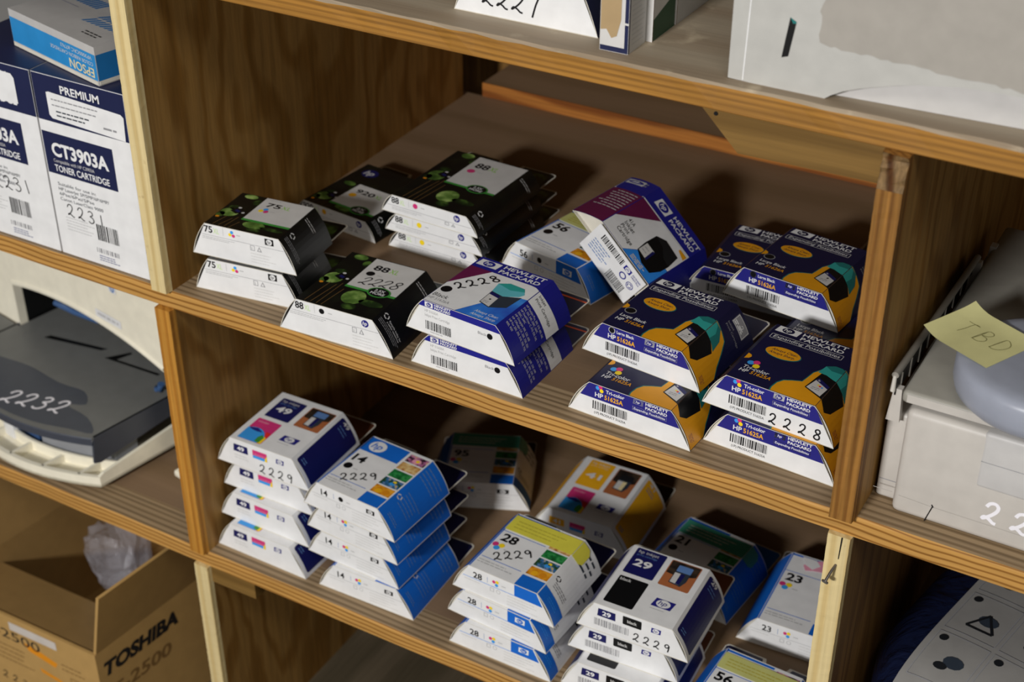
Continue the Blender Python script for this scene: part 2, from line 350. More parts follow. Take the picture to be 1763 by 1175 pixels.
# ------------------------------------------------------------------ trapezoid cartridge boxes
class Carton:
    def __init__(s, W, T, h, L, shell, tabmat, bulge=2.6):
        s.W, s.T, s.h, s.L = W, T, h, L; s.S = math.hypot((W-T)/2, h); s.b = bulge
        s.nx, s.nz = h/s.S, (W-T)/2/s.S
        s.body, s.flap, s.tab, s.sticker = PM(), PM(), PM(), PM()
        def side(t, o, sg): k = s.b*4*t*(1-t)+o; return (sg*(W/2-(W-T)/2*t+s.nx*k), h*t+s.nz*k)
        s.side = side
        n = 8
        outer = [side(i/n, 0, 1) for i in range(n+1)]+[side(1-i/n, 0, -1) for i in range(n+1)]
        inner = [side(i/n, -.6, 1) for i in range(n+1)]+[side(1-i/n, -.6, -1) for i in range(n+1)]
        inner = [(x, min(max(z, .5), h-.5)) for x, z in inner]
        N = len(outer); B = s.body
        vo = [(x, y, z) for y in (0, L) for x, z in outer]; vi = [(x, y, z) for y in (0, L-.6) for x, z in inner]
        B.add(vo, [(i, (i+1) % N, N+(i+1) % N, N+i) for i in range(N)], shell)
        B.add(vi, [(i, N+i, N+(i+1) % N, (i+1) % N) for i in range(N)], 'card')
        B.add(vo[:N]+vi[:N], [(i, (i+1) % N, N+(i+1) % N, N+i) for i in range(N)], 'card')
        B.add(vo[N:], [tuple(range(N))], shell); B.add(vi[N:], [tuple(range(N))[::-1]], 'card')
        e = .35; q = [side(i/n, -.7, 1) for i in range(n+1)]+[side(1-i/n, -.7, -1) for i in range(n+1)]
        B.add([(x, 3, min(max(z, .6), h-.6)) for x, z in q], [tuple(range(len(q)))], 'ink' if shell == 'xlblack' else 'card')
        s.flap.prism([(-W/2+e, .2), (W/2-e, .2), (T/2-e, h-.2), (-T/2+e, h-.2)], 'y', .35, .85, 'white')
        r = 4; a, t0, t1 = W/2-2.5, L-1, L+37
        s.tab.prism([(-a, t0), (a, t0), (a, t1-r), (a-1.5, t1-1), (a-r, t1), (12, t1), (9, t1-9), (-9, t1-9), (-12, t1), (-a+r, t1), (-a+1.5, t1-1), (-a, t1-r)], 'z', .02, .62, 'card')
        s.tab.prism([(-a+1.2, t0+1), (a-1.2, t0+1), (a-1.2, t1-r), (a-r, t1-1.6), (15, t1-1.6), (12, t1-11), (-12, t1-11), (-15, t1-1.6), (-a+r, t1-1.6), (-a+1.2, t1-r)], 'z', .62, .72, tabmat)
        s.top = Ink(B, lambda u, v, o: (u, v, h+o))
        s.front = Ink(s.flap, lambda u, v, o: (u, .35-o, v))
        def sd(sg): return lambda u, v, o: (lambda p: (p[0], u, p[1]))(side(v/s.S, o, sg))
        s.right = Ink(B, sd(1), 4.8); s.left = Ink(B, sd(-1), 4.8)
        s.stick = Ink(s.sticker, lambda u, v, o: (u, v, h+.5+o)); s.stickr = Ink(s.sticker, lambda u, v, o: (lambda p: (p[0], u, p[1]))(side(v/s.S, .5+o, 1)), 4.8)
    def done(s, name): return dict(carton=s.body.mesh('carton'), end_flap=s.flap.mesh('end_flap'), hang_tab=s.tab.mesh('hang_tab'), **({'paper_sticker': s.sticker.mesh('paper_sticker')} if s.sticker.v else {}))
STYLES = {}
def place(style, label, x, y, z, yaw, group, rot=None):
    o = thing('ink_cartridge_box', label, 'ink box', (x, y, z), rot or (0, 0, math.radians(yaw)), group)
    for k, me in STYLES[style].items():
        c = bpy.data.objects.new(k, me); C.objects.link(c); c.parent = o
    return o
SM, SL = 'ink cartridge boxes on the middle shelf', 'ink cartridge boxes on the lower shelf'

# --- navy and orange boxes
def style_orange(tri, hand=False, extra=False):
    c = Carton(111.8, 74.2, 32, 89.7, 'navy', 'navy'); t, f, r = c.top, c.front, c.right; num = '51625A' if tri else '51626A'
    t.badge(-35, 79.8, -14.6, 88.6, 'white', 'navy', 1, .15)
    t.text('HEWLETT', -12.5, 83.5, 4.6, 'white', 38.5, bold=.02); t.text('PACKARD', -12, 77.2, 4.6, 'white', 37, bold=.02)
    t.frame(-34.5, 68.2, 27.5, 75.2, .5, 'pale'); t.text('Expanding Possibilities', -32, 70, 4, 'white', 57, shear=.15)
    t.disc(-13.6, 51.2, 15.1, 'tealdark', 1, 8.3); t.disc(-14, 51.6, 14.6, 'orange', 1.5, 7.9)
    t.text('Always Clear,', -24.5, 52.6, 3.1, 'navy', 22, shear=.2, k=3); t.text('Always Sharp.', -25, 48, 3.1, 'navy', 22, shear=.2, k=3)
    if tri: t.tri(-25.9, 25, 3.3); t.text('Tri-color', -32.4, 16.8, 4.6, 'white', 22, bold=.01, shear=.1)
    else: t.disc(-28.5, 29.4, 5.2, 'grey', 1, 4.6); t.disc(-28.5, 29.4, 4.4, 'ink', 2, 3.8); t.text('Large Black', -32.4, 18.3, 4, 'white', 24.5, bold=.01, shear=.1)
    t.text('HP', -32.7, 11.6, 4.2, 'white', 7, bold=.015, shear=.1); t.text(num, -23.5, 11.6, 4.2, 'orange', 17.5, bold=.015, shear=.1)
    b1 = [(36.9, 57.6), (28, 55), (20.5, 48.4), (16.6, 41), (15.3, 30.6), (14.6, 25.4), (8, 22.4), (2, 19), (-1.2, 13), (-2.1, 5), (-1.4, .6), (36.9, .6)]
    t.poly(b1, 'tealdark', 1); t.poly([(36.9, 56.6), (28.6, 54), (21, 47.6), (17.3, 40.4), (16, 30), (15.2, 24.6), (8.4, 21.4), (2.8, 18), (-.2, 12.4), (-1, 5), (-.3, .6), (36.9, .6)], 'orange', 1.5)
    r.poly([(.6, .6), (.6, 37), (57.6, 37), (55, 28.4), (52, 20), (42, 13.4), (31, 7), (24, .6)], 'tealdark', 1)
    r.poly([(.6, .6), (.6, 37), (56.6, 37), (54, 28.6), (51, 20.6), (41, 14.2), (30, 7.8), (22.8, .6)], 'orange', 1.5)
    t.poly([(-36.9, 29.5), (-33.6, 31.5), (-32.6, 34), (-33.6, 36.5), (-36.9, 38)], 'orange', 1)
    t.poly([(19.6, 19), (35, 11.6), (36.9, 10.5), (36.9, 42), (30, 45), (23, 44)], 'black', 2.5)                 # the cartridge pictured on the lid
    t.poly([(19.8, 43), (21.8, 54), (28, 58), (34, 57.6), (36.9, 55.6), (36.9, 38), (33, 39.6), (27, 42.5)], 'teal', 3); t.poly([(21.8, 54), (28, 58), (34, 57.6), (36.9, 55.6), (36.9, 50), (28, 50)], 'tealdark', 3.3)
    t.poly([(20.7, 19.6), (34.6, 13.4), (36, 28.5), (24, 36)], 'white2', 3.4); t.poly([(23.3, 32), (35.7, 24.8), (36, 28.6), (24, 36.2)], 'invnavy', 3.8); t.text('hp', 24.4, 32.5, 1.8, 'white', rot=-30, k=4.2)
    t.disc(29.4, 25.4, 1, 'red' if tri else 'ink', 4.2); t.dashes(24, 19, 33, 23, 2, .7, 'grey', 4.2)
    if tri: t.disc(31.4, 24.4, .9, 'cyan', 4.2); t.disc(27.6, 26.4, .9, 'yellow', 4.2)
    r.poly([(10.5, 37), (4, 29), (10, 24), (30, 20), (36, 28), (38, 37)], 'black', 2.5); r.poly([(38, 37), (36, 28), (32, 20.6), (45, 23), (54, 30), (55.6, 37)], 'tealdark', 2.8); r.poly([(38, 37), (37, 31), (46, 30), (54, 34), (55.6, 37)], 'teal', 3)
    if extra:
        r.rect(72.8, 10.4, 86, 29.6, 'grey', 2); r.frame(73.4, 11, 85.4, 29, .5, 'white', 3); r.hand('2', 76, 21, 5.5, 5, -90, 'white', .7, 3); r.dashes(74.5, 12, 79, 28, 2, 1.5, 'white', 3, 4, True)
    else: r.rect(72.8, 10.4, 86, 29.6, 'slate', 2)
    r.text('Inkjet', 67.6, 31, 2.4, 'grey', 9, -90); r.text('Print Cartridge', 63.6, 31, 2.4, 'grey', 23, -90); r.dashes(3, 4, 9, 12, 3, .9, 'brownph', 2, 3, True)
    f.poly([(-45.1, 17.6), (45.1, 17.6), (37.2, 31.5), (-37.2, 31.5)], 'blueband')
    if tri: f.tri(-27, 28, 2.1); f.text('Tri-color', -21.5, 26.2, 3.3, 'white', 17, bold=.02)
    else: f.disc(-27.9, 28, 3.2, 'white', 1); f.disc(-27.9, 28, 2.5, 'ink', 2); f.text('Large Black', -23.2, 26.6, 2.7, 'white', 16.5, bold=.02)
    f.text('HP', -31.4, 20, 4.2, 'white', 7.5, bold=.02); f.text(num, -22.6, 20, 4.2, 'gold', 17, bold=.02)
    f.bars(-33.3, 7.4, -1.4, 15.4, seed=5 if tri else 8); f.text('(1P) PRODUCT '+num, -31.6, 3.4, 2.2, 'carbon', 29)
    f.badge(3, 26, 12.6, 30.8, 'white', 'blueband', 1, .12); f.text('HEWLETT', 14.4, 28.3, 2.5, 'white', 20, bold=.03); f.text('PACKARD', 14.4, 24.6, 2.5, 'white', 19.4, bold=.03)
    f.frame(3, 19.8, 33.6, 23.8, .35, 'pale'); f.text('Expanding Possibilities', 4.2, 20.8, 2.1, 'white', 28, shear=.15, bold=.01)
    if hand: f.hand('2228', 1.5, 2.8, 9.2, 12.4, 0, w=1.25, slant=.05)
    return c.done('o')
STYLES['or_black'] = style_orange(False); STYLES['or_black_x'] = style_orange(False, extra=True); STYLES['or_tri'] = style_orange(True); STYLES['or_tri_h'] = style_orange(True, True)
place('or_tri', 'navy and orange tri-colour ink box beneath the one with the grey square sticker', 459.4, 16.4, 0, -3.2, SM)
place('or_black_x', 'navy and orange ink box with grey square sticker on its right side, upper of pair', 450.3, 53.3, 32, -6, SM)
place('or_tri', 'navy and orange tri-colour ink box under the one marked 2228, beside the right wooden post', 573.2, 29.8, 0, -3.7, SM)
place('or_tri_h', 'navy and orange tri-colour ink box with handwritten 2228 on its white front', 567.5, 34, 32, -4.5, SM)
place('or_black', 'mostly hidden navy ink box lying under the tilted rear navy box near the right post', 567, 160, 0, -5, SM)
place('or_black', 'navy and orange ink box raised on two others behind the box marked 2228', 515.3, 193.6, 32.2, -7, SM)
place('or_black', 'shadowed navy ink box lying flat at the rear left of the raised navy box', 463.9, 236.5, 0, 1.5, SM)
place('or_black', 'dark navy ink box at the very back right corner, peeping past the right post', 578, 330, 0, -4, SM)

# --- white, burgundy and blue boxes (26 and 41A)
def style_desk(hand):
    c = Carton(110.8, 73.4, 32.8, 86.5, 'deskblue', 'navy'); t, f, r = c.top, c.front, c.right; L = 86.5
    t.poly([(-36.4, .6), (-4.6, .6), (7, 22), (17, 36), (27, 45.8), (36.6, 47), (36.6, 64.6), (32, 67.6), (26, 68.8), (-36.4, 68.8)], 'white')
    t.poly([(-4.2, .6), (7, 22), (17, 36), (27, 45.8), (36.6, 47), (36.6, .6)], 'gradblue')
    t.poly([(-36.4, 34), (-14, 68.8), (-36.4, 68.8)], 'burg', 2)
    t.badge(-34.8, 73.8, -13, 83.6, 'white', 'deskblue', 1, .12); t.text('HEWLETT', -9.5, 79, 5.4, 'white', 42, bold=.02); t.text('PACKARD', -9.8, 71.4, 5.2, 'white', 41, bold=.02)
    t.disc(-30, 24.4, 5, 'ink', 2); t.text('Black', -35, 10.6, 5, 'carbon', 15, shear=.15); t.text('HP 51626A', -35.4, 4.8, 3.7, 'grey', 21)
    t.poly([(3.6, 43), (1.4, 56), (10, 61.4), (25, 60.4), (30.4, 52), (28, 47), (16, 40)], 'teal2', 2); t.poly([(1.4, 56), (10, 61.4), (25, 60.4), (28, 56), (16, 52)], 'teal', 2.4)
    t.poly([(3.6, 43), (4.4, 23), (16, 19.4), (29, 26.8), (31, 47), (16, 40.4)], 'slate', 2.2); t.poly([(5, 24), (15.6, 20.6), (14.6, 39.6), (4.2, 42)], 'white2', 2.6); t.poly([(4.4, 38), (14.8, 35.6), (14.6, 39.6), (4.2, 42)], 'invnavy', 3); t.disc(10, 31, 1, 'ink', 3); t.dashes(6, 24, 13, 28, 2, .7, 'grey', 3)
    t.text('Always Clear,', 9.2, 8.6, 3.4, 'white', 23.5, shear=.2); t.text('Always Sharp', 8.6, 3.4, 3.4, 'white', 24, shear=.2)
    if hand: t.hand('2228', -21.5, 30, 10.5, 10.5, 53, w=1.5, slant=-.2)
    r.poly([(46.8, 37.2), (47.6, .5), (66.6, .5), (64.8, 37.2)], 'white')
    r.text('Inkjet', 60, 34.4, 3.4, 'carbon', 9.5, -90); r.text('Print Cartridge', 54.4, 34.4, 3.4, 'carbon', 26, -90)
    for u, s, w in ((41.6, 'HP DeskJet Plus, 300, 310, 400, 500,', 31), (37.4, '510, 520, 540, 550C, 560C', 24), (33.2, 'HP DeskWriter C, 510, 520, 540,', 29), (29, '550C, 560C', 11), (24.8, 'HP DesignJet 200, 220, 600', 25), (20.4, 'HP OfficeJet LX, 300, 330, 350', 29), (16, 'HP Fax 200, 300, 310, 700, 750,', 30), (11.6, '900, 950', 9)):
        r.text(s, u, 35, 2.5, 'pale', w, -90)
    f.poly([(-41.6, 26.2), (41.9, 25.4), (36.6, 32.4), (-36.6, 32.4)], 'deskblue')
    f.poly([(-34.8, 26.8), (-26.6, 26.8), (-26.6, 31.4), (-34.8, 31.4)], 'white', 1.5); f.badge(-34.6, 26.9, -26.8, 31.2, 'white', 'deskblue', 2, .1); f.text('HEWLETT', -25, 29.5, 2.1, 'white', 16.8, bold=.03); f.text('PACKARD', -25, 26.8, 2.1, 'white', 16.4, bold=.03)
    f.text('HP 51626A', -35, 21.6, 2.6, 'lgrey', 13.6); f.text('Inkjet Print Cartridge', -35, 17.4, 2.6, 'lgrey', 25.5); f.bars(-34.8, 4.8, -8.4, 13.2, seed=3); f.dashes(-30, 2, -13, 4, 1, 1, 'lgrey')
    f.text('Black', 19, 18.8, 2.6, 'grey', 8.6); f.disc(30.8, 19.7, 2.8, 'ink', 2)
    c.tab.box(-52, L+29, .72, 52, L+31, .85, 'orred')
    return c.done('d')
STYLES['desk'] = style_desk(False); STYLES['desk_h'] = style_desk(True)
place('desk', 'white-fronted blue ink box under the one with burgundy corner and handwritten 2228', 310.2, 11.9, 0, -.9, SM)
place('desk_h', 'blue and white ink box with burgundy corner and handwritten 2228 on its lid', 305, 10.9, 32.8, -4.2, SM)
def style_tilt():
    W, T, h, L = 120.6, 69.5, 21, 90.9
    c = Carton(W, T, h, L, 'deskblue', 'navy', 1.5); t, l, r = c.top, c.left, c.right; c.flap = PM(); H, SS = T/2, c.S
    t.poly([(-H+.4, .6), (-5, .6), (3, 15), (15, 22), (30, 30), (H-.4, 30), (H-.4, 63.4), (-H+.4, 63.4)], 'white')
    t.poly([(-4.6, .6), (3.3, 14.6), (15, 21.4), (30, 29.4), (H-.4, 29.4), (H-.4, .6)], 'sky', 1.5); t.poly([(-H+.4, 20), (-30, 27), (-7, 63.4), (-H+.4, 63.4)], 'burg', 2)
    l.rect(.6, .6, 63.4, SS-.4, 'burg', 1)
    for i in range(8): l.dashes(24+4.8*i, 4, 26+4.8*i, SS-3, 1, 1.3, 'pale', 2, i, True)
    t.line((-H+.4, 64.2), (H-.4, 64.2), 1.4, 'white', 2); l.line((64.2, .6), (64.2, SS-.4), 1.4, 'white', 2)
    t.badge(-26, 71.5, -8, 83.5, 'white', 'deskblue', 2, .1); t.text('HEWLETT', -4, 79, 5, 'white', 38, bold=.02); t.text('PACKARD', -4, 71.6, 5, 'white', 36, bold=.02)
    l.badge(78, 2.5, 87, SS-12, 'pale', 'deskblue', 2); l.text('HEWLETT', 83.5, SS-9, 2.6, 'lgrey', 14, -90); l.text('PACKARD', 79, SS-9, 2.6, 'lgrey', 14, -90)
    for i, (q, wd) in enumerate((('41A', 8), ('Inkjet', 13), ('Print', 11), ('Cartridge', 21))): t.text(q, -24, 28.4-6*i, 4.6, 'carbon', wd, k=3)
    t.poly([(2.8, 15.6), (1.4, 29.5), (1.9, 46.4), (10.5, 53.3), (29.2, 51.5), (31.5, 34), (31, 22), (26.6, 9.3), (15, 9)], 'black', 2.5); t.poly([(1.9, 46.4), (10.5, 53.3), (29.2, 51.5), (31.5, 34), (22, 36), (14, 44)], 'carbon', 3); t.poly([(3.4, 17), (3, 31), (13.4, 31), (14.6, 16)], 'white2', 3); t.poly([(12, 30), (13, 16.2), (15.4, 16), (14.6, 31)], 'invnavy', 3.4); t.dashes(4.5, 19, 12, 28, 2, .8, 'grey', 3.6)
    t.poly([(24, 61.5), (33.6, 61.5), (33.6, 55), (24, 58.6)], 'orange', 2)
    t.dashes(4, 2, 26, 8, 3, 1.2, 'pale', 3)
    d = c.done('t'); del d['hang_tab']
    # the end flap has come open and hangs out as a white tongue with bar codes
    fp = PM(); a = math.radians(-6)
    fn = lambda u, v, o: (u, -v*math.sin(a)*1.0+.2-o*math.cos(a)-3, h-v*math.cos(a)-o*0)
    ink = Ink(fp, fn); vs = [fn(x, v, o) for o in (0, -.6) for x, v in ((-H+1, 0), (H-1, 0), (H-1, 40), (-H+1, 40))]
    fp.add(vs, [(0, 1, 2, 3), (7, 6, 5, 4), (0, 4, 5, 1), (1, 5, 6, 2), (2, 6, 7, 3), (3, 7, 4, 0)], 'white')
    ink.bars(-24, 4, 6, 12, seed=9); ink.bars(2, 26, 24, 37, seed=4); ink.dashes(-28, 16, 0, 32, 5, 1.1, 'steel', 1)
    ink.badge(9, 5, 18, 11, 'deskblue', 'white', 1); ink.ring(14, 18, 4, 1.3, 'deskblue'); ink.ring(25, 19, 4.2, .8, 'deskblue'); ink.recycle(25, 19, 2.2, 'deskblue')
    ink.text('HEWLETT', 20, 8.5, 1.9, 'deskblue', 11, bold=.02); ink.text('PACKARD', 20, 5.6, 1.9, 'deskblue', 11, bold=.02)
    d['end_flap'] = fp.mesh('end_flap'); return d
STYLES['tilt'] = style_tilt()
R3 = Matrix(((.755035, .164431, .634732), (-.140616, .986128, -.088195), (-.640429, -.022664, .767683)))
place('tilt', 'burgundy and white ink box tipped up on edge with its barcoded end flap open', 359.6, 183.7, 40.6, 0, SM, R3.to_euler())

# --- black boxes with green limes
def style_lime(W, T, h, L, num, panel, dot, front_dot, kind, hand=False):
    c = Carton(W, T, h, L, 'xlblack', 'ink', 2.2); t, f, r = c.top, c.front, c.right; H = T/2; p0, p1, p2 = panel
    s = (p2-p1)/50; 
    def blob(u, v, rx, ry, m, k=1): t.disc(u, v, rx, m, k, ry)
    k = min(1, p1/41)
    blob(5, 25*k, 11, 11.5*k, 'lime'); blob(9, 10*k, 7, 5*k, 'limedark'); blob(24, 22*k, 12, 5*k, 'limedark'); blob(-29, p1+5, 9, 9*s, 'lime'); blob(-35 if H > 38 else -32, p1-1, 4, 5, 'limedark')
    blob(-26, p2-4, 7, 4.5*s, 'lime'); blob(-15, p2-12, 4, 5, 'limedark'); blob(-29, p1+17*s, 6, 4, 'limedark')
    t.poly([(-30, p1+8), (-22, p1+4), (-17, p1+9), (-20, p1+14), (-27, p1+15)], 'ink', 2); t.poly([(-26, p1+9), (-21, p1+7), (-20, p1+10), (-25, p1+12)], 'invnavy', 3)
    t.disc(-24, p1+15.5, 1.8, 'pale', 3, 1.4); t.disc(-16.5, p1+8, 1.6, 'pale', 3, 1.3); t.disc(-35, p1-6, 2, 'fruit', 2, 1.5)
    for a, b in (((-27, p1-2), (-31, 2)), ((-20, p1-4), (-25, 2)), ((-16, p1), (-19, 2)), ((-10, p1-8), (-14, 2))): t.line(a, b, .45, 'kraftd')
    t.poly([(p0-.5, p1-3.2), (H-.8, p1-3.2), (H-.8, p1+1), (p0-.5, p1+1)], 'green', 1.5)
    t.rect(p0, p1, H-.6, p2, 'white2', 2)
    wd = len(num)*7.6; th = (p2-p1)*.165
    t.dashes(p0+5, p2-4, p0+22, p2-2, 1, .9, 'lgrey', 3)
    ty = p1+(p2-p1)*.64; t.text(num, p0+6.5, ty, th, 'ink', wd, bold=.025, k=3); t.text('XL', p0+7.4+wd, ty+.4, th*.86, 'xlgreen', 9, k=3)
    if kind == 'tri': t.tri(p0+10, ty-8, 2.8, 3, ('cyan', 'yellow', 'magenta'), ((.3, .9), (-.9, -.4), (1.0, -.5)))
    else: t.disc(p0+9, ty-7.2*s, 4.2, dot, 3, 3.8)
    t.dashes(p0+16, ty-9, p0+24, ty-7, 1, 1.2, 'lgrey', 3)
    if kind != 'tri':
        t.disc(21, p1, 11.3, 'green', 4, 8.2); t.disc(21, p1, 9.8, 'ink', 5, 6.9); t.text('2.5X' if num == '88' else '2X', 15.8, p1+.6, 3.6, 'white', 10, k=6, bold=.015); t.text('MORE', 14, p1-4.2, 3.6, 'white', 14, k=6, bold=.015)
    if num == '920': t.round_mark(-23, p2+24, 9.5, 'invnavy', 'pale', 2, 8)
    if hand: t.hand('2228', -5, 46.3, 12.5, 9.8, 8, w=1.1, slant=.35, k=4)
    z = h-.35*h if h > 25 else h*.42
    f.line((-(W/2-(W-T)/2*z/h)+1.2, z), (W/2-(W-T)/2*z/h-1.2, z), .35, 'grey')
    d = h-z; a = -T/2+.5
    f.text(num, a-1.5, z+.25*d, d*.56, 'ink', 4.35*len(num), bold=.02); f.text('XL', a-.6+4.35*len(num), z+.25*d, d*.46, 'lxl', 6)
    f.line((-T/2+19, z+.2*d), (-T/2+19, h-.12*d), .35, 'lgrey')
    if kind == 'tri': f.tri(-T/2+28, z+.5*d, 1.9, 2, ('cyan', 'yellow', 'magenta'), ((.2, 1.0), (-.9, -.4), (1.0, -.7)))
    else: f.disc(-T/2+26.5, z+.52*d, min(2.7, d*.3), front_dot, 2)
    f.dashes(-T/2+33, z+.35*d, -T/2+39, z+.65*d, 1, .9, 'lgrey')
    if kind == 'tri': f.badge(24, z+.25*d, 33, z+.8*d, 'ink', 'white', 1)
    else: f.round_mark(31.5, z+.5*d, min(3.6, .36*d), 'blueband', 'white', 1)
    i0 = 18 if kind != 'tri' else 8; i1 = z-.8; i2 = max(z-6, i1*.55)
    f.frame(i0, i2, i0+4.6, i1, .5, 'grey'); f.text('1', i0+1.6, i2+1, (i1-i2)*.5, 'grey'); f.poly([(i0+7, i2), (i0+12, i2), (i0+9.5, i1)], 'grey', 1); f.poly([(i0+8.2, i2+.7), (i0+10.8, i2+.7), (i0+9.5, i1-1.3)], 'white', 2)
    f.dashes(-W/2+12, z-4.5, -8, z-1.2, 2, .7, 'lgrey', 1, 2)
    if h > 25: f.dashes(i0, 2.6, i0+26, i2-1.5, 4, .6, 'pale', 1, 7)
    r.recycle(17.5, c.S-6, 2.6, 'white'); 
    if h > 25 and num == '88':
        r.text('Recycle today for', 16, c.S-11, 2, 'white', 21, -90, bold=.01); r.text('a better tomorrow', 13, c.S-10, 2, 'white', 21, -90, bold=.01)
    r.dashes(6, 3, 12, c.S-3, 3, .7, 'grey', 1, 3, True); r.dashes(L-22, c.S-18, L-16, c.S-2, 2, .9, 'pale', 1, 5, True)
    c.tab.prism([(20, L+8), (48, L+6), (46, L+30), (26, L+32)], 'z', .72, .8, 'limedark'); c.tab.prism([(-10, L+4), (16, L+4), (18, L+20), (-4, L+22)], 'z', .72, .8, 'pale')
    return c.done('l')
STYLES['l75'] = style_lime(109.2, 77.3, 33.7, 64.9, '75', (-11.3, 22, 64.4), None, None, 'tri')
STYLES['l88k'] = style_lime(116.6, 77.9, 34.5, 93.3, '88', (-12, 41, 92), 'ink', 'ink', 'one', True)
STYLES['l88m'] = style_lime(109.4, 83.7, 19.3, 113, '88', (-14.5, 51, 111.6), 'magenta', 'magenta', 'one')
STYLES['l88y'] = style_lime(109.4, 83.7, 19.3, 113, '88', (-14.5, 51, 111.6), 'yellow', 'yellow', 'one')
STYLES['l920'] = style_lime(104, 80, 20.3, 98.7, '920', (-16, 14, 58), 'gold', 'gold', 'one')
place('l75', 'black and white lime-pictured ink box at the far left, lower of its pair', 68.5, 25.6, 0, 7.4, SM)
place('l75', 'black and white lime-pictured ink box at the far left, upper of its pair', 65.6, 29.5, 33.7, 6.3, SM)
place('l88k', 'black lime-pictured ink box with handwritten 2228 lying alone at the front edge of the shelf', 182, 4.1, 0, 2.8, SM)
place('l88y', 'thin black and white ink box, yellow dot, bottom of the rear stack of three', 179, 172, 0, -1.5, SM)
place('l88y', 'thin black and white ink box, yellow dot, middle of the rear stack of three', 177.9, 170.1, 19.3, -.8, SM)
place('l88m', 'thin black lime-pictured ink box, magenta dot, top of the rear stack of three', 174.3, 169.6, 38.6, -2.1, SM)
place('l920', 'flat black ink box with round blue logo lying behind the far left pair', 60, 174.7, 0, -6, SM)

# --- white boxes with rounded colour panels
def style_panel(num, W, T, h, L, pan, ph, sw, lg, main, swatch, side, hand=None):
    c = Carton(W, T, h, L, 'white', 'tabbrown' if num != '41' else 'ph_dark'); t, f, r = c.top, c.front, c.right
    t.rect(*pan, main, 1, 1.6); t.text(num, pan[0]+4.5, pan[1]+(pan[3]-pan[1])*.34, 9, 'white', 17.5, k=3, bold=.03)
    t.text('hp inkjet', pan[0]+3, pan[3]-6.5, 4, 'pale', 20, k=3); t.text('print cartridge', pan[0]+3, pan[3]-10.6, 2.6, 'steel' if main == 'invnavy' else 'beige', 20, k=3)
    t.rect(*ph, 'brownph', 1, 1.6); a, b = (ph[0]+ph[2])/2, (ph[1]+ph[3])/2; t.poly([(ph[0]+1, b), (ph[0]+1, ph[3]-1), (ph[2]-1, ph[3]-1), (ph[2]-1, b+4), (a, b-2)], 'ph_dark', 2)
    t.poly([(a-7, b-12), (a+5, b-14), (a+8, b-6), (a+8, b+12), (a-6, b+12)], 'slate', 3)
    t.rect(a-6, b+5, a+8, b+14, 'steel' if main == 'invnavy' else 'carbon', 4, 1); t.poly([(a-6, b-11), (a+3.5, b-12), (a+4, b+3), (a-6, b+3)], 'white2', 4); t.poly([(a-.5, b-11.6), (a+3.5, b-12), (a+4, b+3), (a-.5, b+3)], 'invnavy' if main == 'invnavy' else 'beige', 5)
    if swatch == 'black':
        t.rect(*sw, 'black', 1, 1.6); t.text('black', sw[0]+2, sw[3]-6, 3.6, 'pale', 11, k=3, bold=.02)
    else:
        x0, y0, x1, y1 = sw; t.rect(x0, y0, x1, y1, 'magenta', 1, 1.6); t.text('tricolor', x0+3, y1-6, 3, 'pinkt', 13, k=3, bold=.02)
        t.poly([(x0+.6, y0+.6), (x1-.6, y0+.6), (x1-.6, y0+11), (x0+.6, y0+20)], 'yellow', 2)
        q = [(x0, y0), (x1-5, y0)]+[(x0+10+(x1-x0-13)*math.cos(q_), y0+6+16*math.sin(q_)) for q_ in [math.pi*i/12 for i in range(1, 9)]]+[(x0, y0+19)]
        t.poly(q, 'cyan', 3); t.poly([(x1-9, y0+2), (x1-3.5, y0+1), (x1-3, y0+10), (x1-7, y0+14), (x1-9.5, y0+9)], 'green', 3.5); t.poly([(x0+2, y0+19.5), (x0+10, y0+21.5), (x0+19, y0+17), (x0+12, y0+16), (x0+3, y0+17.5)], 'blueband', 3.5); t.poly([(x1-7, y0+20), (x1-.8, y0+19), (x1-.8, y0+10), (x1-5, y0+14)], 'red', 2.5)
    t.badge(*lg, 'blueband', 'white', 1, .14); t.dashes(lg[0]+1, lg[1]-4, lg[2]-1, lg[1]-2.6, 1, .5, 'grey')
    for q in (r, c.left):
        q.rect(4.6, 4, L-4, c.S-3.6, side, 1, 2.5)
    r.text(num, L-9.5, c.S-8, 5, 'pale', 9.5, -90, bold=.02); r.dashes(L-20, c.S-24, L-12, c.S-8, 2, 1, 'steel', 2, 3, True); r.dashes(8, c.S-16, 14, c.S-7, 2, 1.1, 'steel', 2, 4, True)
    f.poly([(-34.5, 18.4), (-16.6, 18.4), (-16.6, 27.4), (-33.6, 27.4)], main); f.text(num, -29.6, 20.6, 4.8, 'white', 8.6, bold=.03)
    if swatch == 'black':
        f.rect(-9.5, 18.8, 8.8, 28.6, 'black', 1, 1); f.text('black', -5, 22, 3.4, 'pale', 9.4, bold=.02); f.bars(-37.2, 6.8, -3, 15, 'grey', seed=6)
    else:
        f.rect(-10.6, 17.6, 7, 27.6, 'magenta', 1, .6); f.rect(-10.4, 17.7, 6.8, 21.2, 'cyan', 2); f.poly([(4, 17.7), (6.9, 17.7), (6.9, 25), (4.6, 21)], 'yellow', 3); f.text('tricolor', -8.4, 22, 2.2, 'pinkt', 13); f.dashes(-34, 9, -14, 15.5, 2, 1, 'pale')
    f.badge(17.8, 20.8, 27.6, 26.4, 'blueband', 'white', 1, .1)
    if hand: f.hand('2229', *hand, w=1.15, slant=.05)
    return c.done('p')
STYLES['p49'] = style_panel('49', 112.3, 75.2, 33.8, 89.3, (-30, 46.6, -.4, 81.4), (6, 46.4, 35.8, 81.6), (-31.4, 4.2, -3, 41), (8, 19.4, 28.4, 28.6), 'invnavy', 'tri', 'invnavy')
